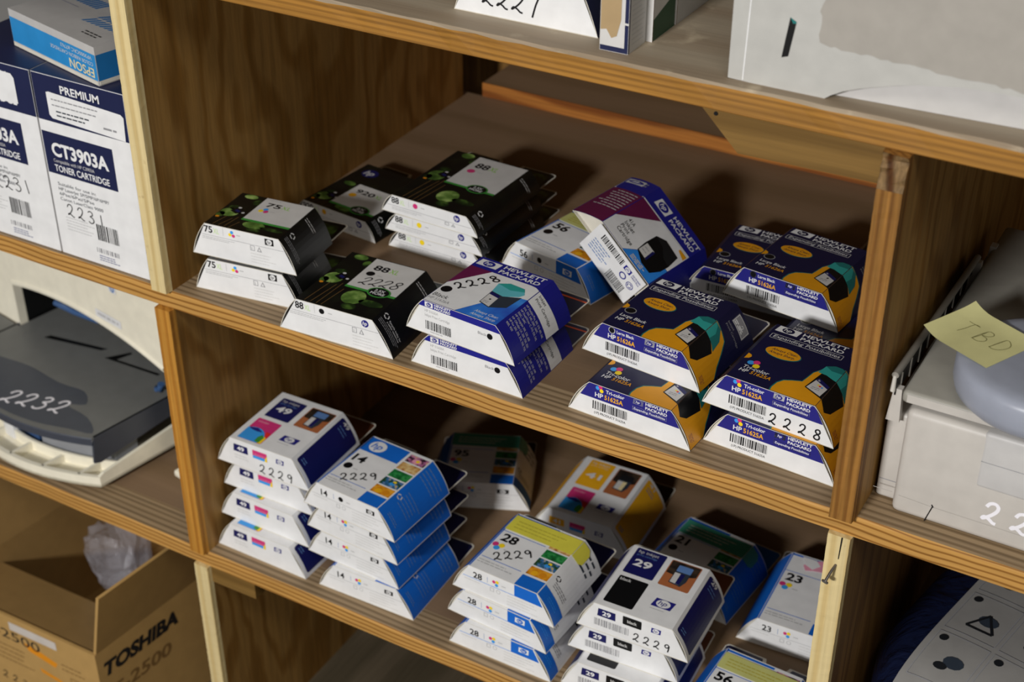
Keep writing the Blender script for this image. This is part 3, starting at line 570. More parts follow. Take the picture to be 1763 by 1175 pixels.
STYLES['p49h'] = style_panel('49', 112.3, 75.2, 33.8, 89.3, (-30, 46.6, -.4, 81.4), (6, 46.4, 35.8, 81.6), (-31.4, 4.2, -3, 41), (8, 19.4, 28.4, 28.6), 'invnavy', 'tri', 'invnavy', (-3.5, 2.2, 10.2, 11.2))
STYLES['p29'] = style_panel('29', 109.4, 75.6, 32.6, 89.4, (-33, 50.2, -3.2, 87.8), (2.2, 49.4, 32, 86.8), (-32.4, 6.4, -3.8, 45), (8, 20.6, 28.4, 32), 'invnavy', 'black', 'invnavy')
STYLES['p29h'] = style_panel('29', 109.4, 75.6, 32.6, 89.4, (-33, 50.2, -3.2, 87.8), (2.2, 49.4, 32, 86.8), (-32.4, 6.4, -3.8, 45), (8, 20.6, 28.4, 32), 'invnavy', 'black', 'invnavy', (1.3, 4.2, 8.6, 10))
STYLES['p41'] = style_panel('41', 115.7, 71, 38, 98.3, (-28.4, 49, -.4, 95.4), (4.2, 48.6, 30.6, 94), (-26.6, 5, -.6, 43.4), (8.6, 21, 28, 29.6), 'gold', 'tri', 'gold')
for i, (x, y, z, a, s, l) in enumerate(((56, 17.2, ZB, -.5, 'p49', 'white and navy tri-colour ink box at the bottom of the far left stack'), (55.6, 27.4, -279.9, -.6, 'p49', 'white and navy tri-colour ink box second from bottom of the far left stack'),
        (57.1, 36.5, -246.1, .6, 'p49', 'white and navy tri-colour ink box just under the top one of the far left stack'), (57.2, 32.3, -212.3, 1, 'p49h', 'white and navy tri-colour ink box marked 2229 on top of the far left stack'))): place(s, l, x, y, z, a, SL)
for x, y, z, a, s, l in ((457, 23, ZB, 3, 'p29', 'white ink box with a black panel at the bottom of the black-ink stack of three'), (455.3, 38.6, -281.1, 2.9, 'p29', 'white ink box with a black panel in the middle of the black-ink stack of three'),
        (464.3, 36.5, -248.5, 2, 'p29h', 'white and navy ink box with large black square panel and handwritten 2229')): place(s, l, x, y, z, a, SL)
place('p41', 'white and yellow-orange ink box lying at the back, partly shaded, behind the yellow-stickered stack', 326.2, 199.8, ZB, 2.5, SL)

# --- white and blue boxes with a column of little photographs
def style_photos(num, W, T, h, L, dots, hand=None, band='royal', sticker=None, right='blue', top_mark=False, front_mark=None, tabm='navy', torn=False, front_blue=False):
    c = Carton(W, T, h, L, 'white', tabm); t, f, r = c.top, c.front, c.right; H = T/2; SS = c.S
    if top_mark: t.rect(-H+.6, L-24.5, 10.4, L-1.8, 'royal'); t.round_mark(-21.5, L-12.6, 9.4, 'white', 'royal', 2, 8.6)
    else: t.rect(-H+.6, L-4, 10.4, L-1.4, 'royal'); t.line((-H+.6, L-28.6), (10.4, L-28.6), .7, 'royal')
    t.rect(-H+.2, .4, -H+1.4, L-.6, band)
    hgt = 10.6; t.text(num, -32, L-42.5, hgt, 'ink', -1.12, bold=.03)
    if dots == 'tri': t.tri(-28.6, L-51.5, 3.6, 2, ('magenta', 'yellow', 'cyan'), ((-.9, .5), (.9, .6), (.1, -.7)))
    else: t.disc(-28, L-52, 4.6, 'ink', 2)
    t.dashes(-21, L-54, -13, L-52, 1, 1.2, 'lgrey'); t.line((-34, 18), (9, 18), .7, 'royal'); t.dashes(-34, 8.6, 6, 15, 2, 1.3, 'lgrey')
    ph = ('ph_orange', 'ph_parrot', 'ph_leaf', 'ph_face', 'ph_flower'); y0 = 18.6; st = (L-2-y0)/5
    for i, m in enumerate(ph):
        t.rect(13.4, y0+i*st, H-.9, y0+i*st+st-2, m)
    t.disc(21, y0+4, 3.4, 'gold', 2); t.disc(29, y0+5, 3.6, 'fruit', 2); t.disc(26, y0+st+5, 3, 'cyan', 2, 2.4); t.disc(27, y0+st+8, 2, 'yellow', 2); t.disc(25, y0+4*st+5, 5, 'pinkt', 2, 3.6); t.disc(26, y0+4*st+5, 2, 'yellow', 3)
    t.rect(12.4, .5, H-.3, 16, 'royal')
    if right == 'blue':
        r.rect(.6, .8, L-1.2, SS-.6, 'royal'); r.recycle(30, SS-5.5, 2.6, 'pale'); r.dashes(22, 4, 44, SS-8, 5, .9, 'steel', 2, 3, True); r.dashes(62, 6, 82, SS-3, 4, 1.2, 'steel', 2, 4, True); r.dashes(6, 8, 11, SS-10, 2, .9, 'steel', 2, 7, True)
    else:
        r.rect(.8, .8, 15.6, SS-.6, 'royal'); r.recycle(31.6, SS-6, 2.6, 'ink'); r.dashes(20, 6, 28, SS-6, 3, .9, 'grey', 2, 3, True); r.dashes(60, 6, 84, SS-8, 3, 2.6, 'slate', 2, 8, True); r.dashes(6, 8, 11, SS-10, 2, .9, 'sky', 2, 7, True)
    c.left.rect(.6, .8, L-1.2, SS-.6, band)
    ty = h-12.6; f.text(num, -32, ty, 6.8, 'ink', -1.02, bold=.02); f.line((-16.4, ty+.6), (-16.4, ty+7), .4, 'steel')
    if dots == 'tri': f.tri(-7.4, ty+3.6, 2.1, 2, ('magenta', 'yellow', 'cyan'), ((-.9, .5), (.8, .9), (.5, -.9)))
    else: f.disc(-7.6, ty+4, 2.8, 'ink', 2)
    f.dashes(-1, ty+2.6, 6, ty+4, 1, 1, 'lgrey')
    e = W/2-(W-T)/2*(ty-1.6)/h-1.4
    f.line((-e, ty-1.6), (12.6 if front_blue else e, ty-1.6), .55, 'sky' if front_blue else 'lgrey')
    if front_blue: f.poly([(12.8, ty-1.8), (e-.6, ty-1.8), (H-1, h-.5), (12.8, h-.5)], 'royal')
    if front_mark: f.badge(*front_mark, 'ink' if not front_blue else 'white', 'white' if not front_blue else 'royal', 2, .06)
    f.frame(-13.6, ty-8, -9.2, ty-3.4, .6, 'lgrey'); f.ring(-4.6, ty-5.6, 2.3, .6, 'lgrey'); f.dashes(5, 3, 38, ty-3.4, 4, .7, 'pale', 1, 5); f.dashes(-42, ty-6, -18, ty-3.4, 1, .8, 'pale')
    if hand: t.hand('2229', *hand, w=1.25, k=4, slant=-.1)
    if sticker:
        m, s0, s1, u1 = sticker; c.stick.rect(-H+.8, s0, u1 if u1 < H else H, s1, m); c.stick.dashes(-30, s0+4, 26, s1-5, 3, 1.1, 'card' if m == 'seagreen' else 'xlsub', 1.6, 6)
        if u1 > H: c.stickr.poly([(s0, SS), (s1, SS), (s1, SS-10), (s1-5, SS-14), (s0+4, SS-14), (s0, SS-10)], m)
    if torn:
        c.stick.poly([(-22, L-15), (-18, L-22), (-10, L-19), (2, L-17), (H-2, L-20), (H-1, L-2), (-6, L-1.4), (-14, L-5)], 'pinkt'); c.stick.poly([(-26, L-3), (-20, L-14), (-12, L-18), (-6, L-10), (-12, L-3)], 'white', 2)
    return c.done('f')
flat('xlsub', 'b3a83a')
STYLES['f14'] = style_photos('14', 111.2, 72.9, 32.6, 89.7, 'tri', top_mark=True, front_mark=(23, 21.6, 33, 26.6))
STYLES['f14k'] = style_photos('14', 111.2, 72.9, 32.6, 89.7, 'one', (-19.5, 15, 10.4, 9.6, 33), top_mark=True, front_mark=(23, 21.6, 33, 26.6))
STYLES['f28'] = style_photos('28', 111, 74, 32.8, 88.3, 'tri', right='white', front_blue=True, front_mark=(21, 22.6, 32, 28.6))
STYLES['f28h'] = style_photos('28', 111, 74, 32.8, 88.3, 'tri', (-20, 18, 10.8, 9.8, 37), right='white', front_blue=True, sticker=('sticky', 62, 85, 40))
STYLES['f56'] = style_photos('56', 110.7, 74.5, 31, 87, 'one', sticker=('sticky2', 60, 79, 6), front_blue=True, front_mark=(21, 19.4, 32, 25.4))
STYLES['f56l'] = style_photos('56', 111, 74, 32.7, 89, 'one', sticker=('sticky2', 62, 83, 36), front_blue=True)
STYLES['f23'] = style_photos('23', 112.5, 74.2, 33, 106.9, 'tri', torn=True, band='royal', tabm='ph_dark')
STYLES['f21'] = style_photos('21', 110.8, 73.6, 32.1, 89, 'one', sticker=('seagreen', 61.5, 84, 40), tabm='royal')
STYLES['f95'] = style_photos('95', 110.6, 74.4, 34.6, 87.5, 'tri', sticker=('seagreen', 64, 86, 40), right='white', front_mark=(20, 21.6, 33, 27))
for x, y, z, a, s, l in ((183.5, 19.2, ZB, 1.2, 'f14', 'white and bright blue ink box at the bottom of the blue-sided stack of four'), (167.4, 23.2, -281.1, -2.4, 'f14', 'white and bright blue ink box second from the bottom of the blue-sided stack of four'),
        (168.8, 22.6, -248.5, -3.4, 'f14', 'white and bright blue ink box third from the bottom of the blue-sided stack of four'), (170.4, 17.8, -215.9, -3.6, 'f14k', 'white and bright blue ink box with five small photos and handwritten 2229, topmost of four'),
        (339.3, 14.4, ZB, -.2, 'f28', 'white ink box with blue strip at the bottom of the yellow-stickered stack'), (333.8, 18.4, -280.9, -3.6, 'f28', 'white ink box with small logo on a blue strip, middle of the yellow-stickered stack'),
        (339.8, 20.2, -248.1, -2.3, 'f28h', 'white ink box with a bright yellow sticker across its lid and handwritten 2229'),
        (204.7, 201, ZB, 24, 'f95', 'dim white ink box with a green sticker at the back, turned to the left'), (451, 172, ZB, -5.6, 'f21', 'dim white ink box with blue sides and green sticker, behind the black-ink stack'),
        (577, 158.5, ZB, 2.6, 'f23', 'white and blue ink box with a torn pink sticker beside the lower right post'), (565, 16, ZB, -2.3, 'f56l', 'white ink box with pale yellow sticker at the bottom right corner, by the post')): place(s, l, x, y, z, a, SL)
place('f56', 'white and blue ink box with pale yellow sticker under the tipped burgundy box', 291.8, 183.5, 0, -13.1, SM)


# ------------------------------------------------------------------ toner cartons and the ribbon box (left bay, middle shelf)
for k, h in dict(tnavy='1b2145', tsub='6a6f90', rib='2a86c4', ribd='1f6aa6', ribtop='b9b7b5', cream='ece6d2', creamd='b8b197', smoke='6c6d6b', smoked='40444e', stop='8d8f93', smokew='474b54', knob='3c5a86', dark='0b0b0c',
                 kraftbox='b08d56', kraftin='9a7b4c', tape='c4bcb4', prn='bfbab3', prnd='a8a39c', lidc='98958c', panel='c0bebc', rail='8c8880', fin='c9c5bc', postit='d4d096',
                 toppr='b4b3ae', residue='a09b93', dgreen2='1e4a34', sheet='8f8d8a', sheetk='1a1c20').items(): flat(k, h)
flat('bluebag', '0f1730', rough=.22, spec=.6)
flat('frost', 'abb0be', rough=.38, **{'Transmission Weight': .25, 'Subsurface Weight': .3})
MATS['frost'].node_tree.nodes['Principled BSDF'].inputs['Subsurface Radius'].default_value = (.02, .02, .02)
flat('clear', 'c4c3cc', rough=.1, spec=1, Alpha=.22)
def crinkle(name, scale, k):
    m = MATS[name]; t = m.node_tree; n = t.nodes.new('ShaderNodeTexNoise'); n.inputs['Scale'].default_value = scale; n.inputs['Detail'].default_value = 5; n.inputs['Distortion'].default_value = 1.5
    tc = t.nodes.new('ShaderNodeTexCoord'); b = t.nodes.new('ShaderNodeBump'); b.inputs['Strength'].default_value = k; b.inputs['Distance'].default_value = .008
    t.links.new(tc.outputs['Object'], n.inputs['Vector']); t.links.new(n.outputs['Fac'], b.inputs['Height']); t.links.new(b.outputs[0], t.nodes['Principled BSDF'].inputs['Normal'])
crinkle('bluebag', 22, .9); crinkle('clear', 40, .7)
def toner(label, x, variant):
    o = thing('toner_carton', label, 'carton', (x, 6.5, 0), (0, 0, 0), 'white and navy toner cartons')
    b = PM(); W, H = 54.6, 186; b.box(-W, 0, 0, W, 300, H, 'white')
    f = Ink(b, lambda u, v, k: (u, -k, v)); f.rect(-W+.3, 140, W-.3, H-.4, 'tnavy')
    sd = Ink(b, lambda u, v, k: (W+k, u, v)); sd.rect(.3, 140, 299, H-.4, 'tnavy')
    f.text('PREMIUM', -21, 171, 7.6, 'white', 46, bold=.02); f.text('TONER', -16, 157, 8, 'white', 46, bold=.02); f.text('CARTRIDGE', -26, 147, 7.6, 'white', 58, bold=.02)
    f.rect(-W+.8, 86, 31.6, 128.6, 'tnavy'); f.text('CT3903A', -44.6, 105.4, 13, 'white', 69, bold=.035)
    f.text('Compatible with HP C3903A', -44.6, 98.6, 3.4, 'pale', 50); f.text('TONER CARTRIDGE', -44.6, 89.4, 6.6, 'white', 67, bold=.015)
    for i, (t, w) in enumerate((('Suitable for use in:', 47), ('HP LaserJet 5P/5MP/6P/6MP/', 62), ('6Pse/6Pxi/5Pse', 43), ('Canon LaserClass 9000', 53))): f.text(t, -44.6, 74.5-5.2*i, 3.4, 'slate', w)
    if variant: f.hand('2231', -38, 44, 12.5, 12.8, -2, w=1.0, slant=-.05)
    else: f.hand('2231', -18, 52, 14, 13, 3, w=1.0, slant=-.1)
    f.dashes(-42, 27, -6, 43, 5, .8, 'lgrey', 1, 3); f.bars(-4, 27, 22, 44, 'carbon', seed=12, n=18)
    f.bars(-8, 13, 20, 18, 'grey', seed=3, n=16); f.dashes(-6, 4, 20, 11, 3, 1, 'tsub', 1, 8)
    b.link('carton', o)
    fl = PM(); fl.box(-W, .6, H-.1, W, 148, H+.5, 'tnavy'); fl.box(-W, 152, H-.1, W, 299, H+.5, 'tnavy'); fl.link('top_flap', o)
    st = PM(); q = Ink(st, lambda u, v, k: (u, -.5-k, v)); c = [(-39, 169), (-36, 170), (49, 166), (52, 163.4), (50.6, 140.4), (-36, 144), (-39, 147)]
    if not variant: c = [(-50, 150), (-50, 181), (31, 178), (34, 174), (34, 149), (30, 148)]
    q.poly(c, 'white', 0); q.dashes(-34, 155, 38 if variant else 18, 166, 2, 1.2, 'grey', 1, 4); q.dashes(-30, 146, 12, 154, 2, 1.4, 'slate', 1, 6)
    if variant: q.dashes(26, 146, 42, 150, 1, 2, 'grey', 1, 2)
    st.link('address_sticker', o)
toner('white and navy toner carton marked 2231 right next to the pale wooden post', -85.6, True)
toner('white and navy toner carton cut by the left edge of the picture', -197, False)
def ribbon_box():
    o = thing('ribbon_box', 'flat white and bright blue ribbon cartridge box lying on the toner cartons', 'box', (-59.5, 9, 186.9), (0, 0, math.radians(-13.9)))
    b = PM(); X, Y, H = 140, 96, 36; b.box(-X, 0, 0, 0, Y, H, 'ribtop')
    f = Ink(b, lambda u, v, k: (u, -k, v)); f.rect(-X+.3, 4.5, -.4, 28.5, 'rib')
    s = Ink(b, lambda u, v, k: (k, u, v)); s.rect(.4, 4.5, Y-.4, 28.5, 'ribd')
    t = Ink(b, lambda u, v, k: (u, v, H+k))
    f.text('EPSON', -5, 14.6, 8.4, 'beige', 39, 180, bold=.01); f.text('COLOR RIBBON CARTRIDGE', -5, 20.4, 3.4, 'pale', 68, 180); f.text('VP3000CRC #7763', -6, 26, 3.4, 'pale', 49, 180)
    for i in range(9):
        t.poly([(-66+i*6.4, 30+i*.3), (-62+i*6.4, 30+i*.3), (-54+i*6.4, 41), (-58+i*6.4, 41)], 'ribd'); t.poly([(-60+i*6.4, 43), (-56+i*6.4, 43), (-48+i*6.4, 54), (-52+i*6.4, 54)], 'ribd')
    for i in range(7): t.poly([(-112+i*5, 54), (-108.5+i*5, 54), (-104.5+i*5, 70), (-108+i*5, 70)], 'ribd')
    t.dashes(-40, 12, -8, 20, 2, 1.6, 'carbon', 1, 3); t.dashes(-124, 44, -86, 48, 1, .8, 'tsub', 1, 3); t.text('CARTRIDGE', -14, 84, 4, 'carbon', 34, 180)
    b.link('carton', o)
    e = PM(); e.box(.05, 1, 1, .6, Y-1, 4.2, 'card'); e.box(-X+1, -.5, .4, -1, -.05, 4, 'card'); e.link('tuck_flap', o)
ribbon_box()
# ------------------------------------------------------------------ cream printer with smoke-grey tray (left bay, lower shelf)
def left_printer():
    o = thing('inkjet_printer', 'cream inkjet printer with a smoke-grey paper tray marked 2232', 'printer', (-163, 20, ZB), (0, 0, math.radians(-11)))
    bow = lambda x, d=42: -d*(1-((x+135)/135)**2)
    xs = [-270+270*i/24 for i in range(25)]
    b = PM()                                              # body, with the arched mouth above the tray
    arch = [(-262+284*i/20, 124+18*(1-((i-10)/10)**2)) for i in range(21)]
    out = [(-345, 6), (-262, 6)]+arch+[(22, 6), (85, 6), (85, 222), (78, 230), (-338, 230), (-345, 222)]
    b.prism(out, 'y', 86, 96, 'cream'); b.box(-345, 96, 6, -262, 280, 230, 'cream'); b.box(-262, 97, 6, -260.5, 280, 150, 'dark'); b.box(22, 96, 6, 85, 280, 230, 'cream'); b.box(-262, 96, 144, 22, 280, 230, 'cream'); b.box(-262, 150, 6, 22, 280, 144, 'dark')
    b.link('body', o)
    t = PM(); rim = [(x, z) for x, z in arch]
    for k, (d, m) in enumerate(((5, 'cream'),)):
        vs = [(x, 85.4, z) for x, z in rim]+[(x, 84, z+d) for x, z in rim]+[(x, 88, z+d+1.5) for x, z in rim]; n = len(rim)
        t.add(vs, [(i, i+1, n+i+1, n+i) for i in range(n-1)]+[(n+i, n+i+1, 2*n+i+1, 2*n+i) for i in range(n-1)], m, True)
    t.link('mouth_rim', o)
    f = PM(); q = Ink(f, lambda u, v, k: (u, 85.6-k, v)); q.badge(-59, 194, -46, 206, 'white', 'steel', 1); f.link('maker_badge', o)
    f = PM(); q = Ink(f, lambda u, v, k: (u, 85.6-k, v)); q.poly([(-92, 150), (-46, 150), (-46, 160), (-92, 160)], 'white', 1); q.dashes(-88, 152.5, -50, 157.5, 1, 3, 'lgrey', 2, 2); f.link('model_sticker', o)
    for x0, x1 in ((35, 85), (-345, -290)): ft = PM(); ft.rbox(x0, 70, 0, x1, 280, 8, 2, 'cream'); ft.link('foot', o)
    tr = PM()                                             # cream tray
    tr.prism([(x, bow(x)) for x in xs]+[(0, 190), (-270, 190)], 'z', 8, 11, 'cream')
    def wall(p, z0, z1, th):
        n = len(p)
        vs = [(x, y, z0) for x, y in p]+[(x, y, z1(x, y)) for x, y in p]+[(x, y+th, z1(x, y)) for x, y in p]+[(x, y+th, z0) for x, y in p]
        tr.add(vs, [(r*n+i, r*n+i+1, (r+1)*n+i+1, (r+1)*n+i) for r in range(3) for i in range(n-1)], 'cream')
    wall([(x, bow(x)) for x in xs], 8, lambda x, y: 21, 5); wall([(x, bow(x)+30) for x in xs], 8, lambda x, y: 24, 3)
    for x in (-245, -200, -160, -112, -66, -24): tr.box(x-1.5, bow(x)+3, 8, x+1.5, bow(x)+31, 21, 'cream')
    for x0, x1 in ((-4, 0), (-270, -266)):
        tr.prism([(0, 8), (0, 21), (6, 24), (190, 44), (190, 8)], 'x', x0, x1, 'cream')
    tr.link('paper_tray', o)
    sp = PM(); sp.prism([(x, bow(x)+37) for x in xs if -105 < x < -8]+[(-11, 60), (-103, 60)], 'z', 20, 59, 'stop'); sp.link('paper_stop', o)
    g = PM(); g.rbox(-160, -14, 11, -141, 20, 52, 2, 'white'); g.tube([(-150, -16, 50), (-150, -12, 56), (-150, 10, 58)], 7, 'knob'); g.box(-140, -2, 11, -108, 30, 60, 'knob'); g.link('paper_guide', o)
    cv = PM(); xc = [x for x in xs if x <= 0]               # smoke-grey cover with skirts
    x2 = [-265+260*i/24 for i in range(25)]; fr = [(x, bow(x, 40)+5+.0*x) for x in x2]
    cv.prism([(-318, 4), (-300, -6), (-282, -3)]+fr+[(-5, 148), (-258, 148), (-258, 82), (-318, 82)], 'z', 67, 70, 'smoke')
    n = len(fr); vs = [(x, y, 70) for x, y in fr]+[(x, y-.8, 68.6) for x, y in fr]+[(x, y-.6, 60) for x, y in fr]+[(x, y+2, 60) for x, y in fr]
    cv.add(vs, [(r*n+i, r*n+i+1, (r+1)*n+i+1, (r+1)*n+i) for r in range(3) for i in range(n-1)], 'smoked')
    for x0, x1 in ((-7.4, -4.6), (-265.4, -262.6)): cv.prism([(4.4, 70), (2, 58), (0, 38), (8, 35), (148, 50), (148, 70)], 'x', x0, x1, 'smoked')
    q = Ink(cv, lambda u, v, k: (u, v, 70+k))
    q.poly(catmull([(-300, 14), (-225, 28), (-175, 40), (-120, 42), (-85, 50), (-62, 36), (-78, 22), (-40, 22), (-12, 8), (-40, -4), (-80, -21), (-135, -30), (-200, -25), (-262, -12), (-298, 2)], 3), 'smokew', .6)
    q.hand('2232', -142, -23, 23, 20.5, 22, 'chalk', 2.6, 3, .25)
    q.poly([(-214, 86), (-140, 113), (-136, 120), (-212, 94)], 'dark'); q.poly([(-124, 106), (-48, 123), (-48, 127), (-110, 113), (-106, 132), (-110, 133)], 'dark')
    cv.link('tray_cover', o)
    kn = PM(); kn.tube([(-236, 126, 104), (-228, 118, 98), (-195, 122, 96), (-160, 130, 94)], 4, 'knob'); kn.link('guide_rail', o); kn = PM(); kn.tube([(-18, 100, 78), (-11, 100, 80), (-9, 100, 88)], 4, 'knob'); kn.link('guide_stop', o)
left_printer()
# ------------------------------------------------------------------ open cardboard box with clear bag (left bay, floor)
def big_box():
    o = thing('cardboard_box', 'open brown cardboard toner box with black lettering and raised side flaps', 'cardboard box', (-120, -70, ZF), (0, 0, math.radians(-6)))
    X, Y, H, t = 235, 320, 160, 3.5
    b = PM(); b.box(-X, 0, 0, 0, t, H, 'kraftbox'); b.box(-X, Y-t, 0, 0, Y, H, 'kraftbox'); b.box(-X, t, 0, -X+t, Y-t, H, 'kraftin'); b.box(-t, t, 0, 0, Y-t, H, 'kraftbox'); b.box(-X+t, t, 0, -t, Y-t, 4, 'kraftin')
    f = Ink(b, lambda u, v, k: (u, -k, v)); s = Ink(b, lambda u, v, k: (k, u, v))
    f.text('T-2500', -172, 124, 14, 'carbon', 86, bold=.0, rot=-1); f.rect(-128, 140, -58, 152, 'tape', 3); f.poly([(-110, 128), (-84, 124), (-62, 118), (-66, 110), (-104, 118)], 'fruit', .6)
    f.dashes(-190, 84, -90, 114, 4, 1.6, 'kraftd', 1, 4); f.poly([(-92, 98), (-60, 92), (-58, 87), (-90, 92)], 'fruit', .6)
    f.hand('2233', -158, 54, 11, 15, -4, w=1.3); f.frame(-46, 70, -24, 104, 1, 'kraftd'); f.poly([(-42, 76), (-28, 76), (-35, 92)], 'kraftd', 1); f.dashes(-56, 110, -22, 124, 2, 1.6, 'kraftd', 1, 9)
    s.text('TOSHIBA', 5, 122, 18, 'carbon', 112, bold=.05, shear=.25); s.text('T-2500', 8, 86, 17, 'kraftd', 92, bold=.02, shear=.2)
    b.skew(.12).link('box_body', o)
    fl = PM(); M = Matrix.Translation((0, 0, H)) @ Matrix.Rotation(math.radians(13), 4, 'Y'); fl.box(-3.5, 2, .2, 0, Y-2, 92, 'kraftbox', M); fl.skew(.12).link('side_flap', o)
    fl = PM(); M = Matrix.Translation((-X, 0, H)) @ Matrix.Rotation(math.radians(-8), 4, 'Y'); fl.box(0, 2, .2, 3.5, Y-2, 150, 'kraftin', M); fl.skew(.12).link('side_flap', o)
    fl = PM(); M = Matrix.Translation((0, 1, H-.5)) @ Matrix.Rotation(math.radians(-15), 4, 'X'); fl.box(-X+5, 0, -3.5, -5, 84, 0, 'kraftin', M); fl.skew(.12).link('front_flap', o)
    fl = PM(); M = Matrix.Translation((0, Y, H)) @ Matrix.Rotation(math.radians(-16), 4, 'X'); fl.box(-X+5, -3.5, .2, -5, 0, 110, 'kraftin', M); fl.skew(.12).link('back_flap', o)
big_box()
def lumpy(name, label, cat, c, r, mat, seed, amp, seg=28, e=.7, facet=False):
    rnd = random.Random(seed); W = [(Vector((rnd.gauss(0, 1), rnd.gauss(0, 1), rnd.gauss(0, 1))), rnd.uniform(0, 6)) for _ in range(14)]
    pm = PM(); n = seg; vs = []
    sg = lambda a: math.copysign(abs(a)**e, a)
    for i in range(n+1):
        th = math.pi*i/n-math.pi/2
        for j in range(2*n):
            ph = math.pi*j/n; d = Vector((sg(math.cos(th))*sg(math.cos(ph)), sg(math.cos(th))*sg(math.sin(ph)), sg(math.sin(th))))
            k = 1+amp*sum(abs(math.sin(2.2*a.dot(d)+p)) for a, p in W)/14-amp*.6
            vs.append((d.x*r[0]*k, d.y*r[1]*k, max(d.z*r[2]*k, -r[2]*.93)))
    m = 2*n; pm.add(vs, [(i*m+j, i*m+(j+1) % m, (i+1)*m+(j+1) % m, (i+1)*m+j) for i in range(n) for j in range(m)], mat, not facet)
    o = thing(name, label, cat, c); return o, pm
o, pm = lumpy('plastic_bag', 'crumpled clear plastic bag stuffed in the open cardboard box', 'plastic bag', (-211, 70, ZF+158), (37, 29, 48), 'clear', 4, 1.0, 11, .7, True); pm.link('bag_film', o)
pm2 = PM(); pm2.tube([(0, 0, -152), (4, 2, -90), (0, 0, -40)], [26, 18, 22], 'clear'); pm2.link('bag_tail', o)
# ------------------------------------------------------------------ grey printer with frosted tub and note (right bay, middle shelf)
def right_printer():
    o = thing('desktop_printer', 'pale grey desktop printer with white handwriting beside the right wooden post', 'printer', (674, 20.5, 0))
    b = PM(); b.rbox(0, 0, 0, 400, 290, 92, 5, 'prn', 3); b.rbox(-16, 13, 0, 6, 280, 78, 3, 'prn', 3)
    q = Ink(b, lambda u, v, k: (u, -k*.6, v)); q.line((4.5, 16.4), (30, 15.2), .6, 'prnd'); q.line((30, 15.2), (395, 14), .6, 'prnd'); q.line((30, 15.4), (26, .8), .9, 'dark'); q.line((29.2, 17.2), (30.6, 15), 1.1, 'dark')
    q.line((-15, 17.5), (-.5, 17.5), .5, 'prnd')
    q.hand('22', 65, 18.5, 17, 21, -4, 'chalk', 2.7, 2, .05)
    q2 = Ink(b, lambda u, v, k: (u, 13-k, v)); q2.line((-14.5, 17), (-.5, 17), .7, 'grey')
    b.link('body', o)
    p = PM(); p.rbox(56, -.7, 45, 396, 30, 92.4, 3, 'panel', 3); q = Ink(p, lambda u, v, k: (u, -.7-k, v)); q.line((57, 68), (395, 68), .5, 'grey'); p.link('control_panel', o)
    l = PM(); l.rbox(-5.5, 1, 95.5, 400, 285, 106, 3.5, 'lidc', 3); l.box(5, 10, 90, 390, 280, 97, 'dark'); q = Ink(l, lambda u, v, k: (u, 1-k, v)); q.rect(-1.5, 97.4, 396, 104, 'prn', .4); l.link('lid', o)
    g = PM(); g.tube([(-12.5, 2, 116), (-8, 200, 116)], 2.6, 'rail'); g.prism([(3, 99), (3, 115), (204, 115), (204, 99)], 'x', -11.6, -10.6, 'dark')
    for i in range(9): g.box(-10.5, 12+i*22, 97, -9.6, 13.2+i*22, 113, 'fin')
    g.tube([(-12.5, 2, 116), (-12.6, 1.5, 103)], [1.4, 1.9], 'fin')
    g.prism([(-15, 76), (-5, 76), (-6.5, 104), (-12.5, 104)], 'y', 4, 10, 'prn'); g.prism([(-14, 78), (-3, 78), (-5, 110), (-12, 110)], 'y', 202, 208, 'prn'); g.prism([(-10, 78), (-1, 78), (-2, 108), (-7, 108)], 'y', 238, 246, 'prn')
    g.link('paper_guide', o)
right_printer()
o = thing('plastic_tub', 'round frosted bluish-white plastic tub lying on the pale grey printer', 'tub', (757, 60, 106.2))
p = PM(); p.lathe([(0, .0), (50, 0), (57, 1.5), (61.5, 6), (63, 12), (63, 25), (61.4, 28.6), (57, 31), (50, 32.2), (30, 32.6), (0, 32.8)], 0, 0, 'frost'); p.link('tub_body', o)
p = PM(); p.lathe([(11.5, 32), (12.5, 34), (15, 34), (16, 32)], 0, 0, 'frost'); p.link('hub_ring', o)
def note():
    o = thing('sticky_note', 'yellow-green sticky note with pencil letters stuck on the frosted tub', 'sticky note', (706.5, 63.5, 139.2), (0, 0, math.radians(-26)))
    p = PM(); z = lambda u, v: .3+5*max(0, (-u-12)/17)**2+1.5*max(0, (v-10)/17)**2
    n = 14; vs = [(-29+58*i/n, -27+54*j/n, z(-29+58*i/n, -27+54*j/n)) for i in range(n+1) for j in range(n+1)]
    p.add(vs, [(i*(n+1)+j, (i+1)*(n+1)+j, (i+1)*(n+1)+j+1, i*(n+1)+j+1) for i in range(n) for j in range(n)], 'postit', True)
    q = Ink(p, lambda u, v, k: (u, v, z(u, v)+.1+.05*k)); q.hand('TBD', -19, -7, 17, 15, 4, 'pencil', .55, 1); p.link('paper', o)
note()
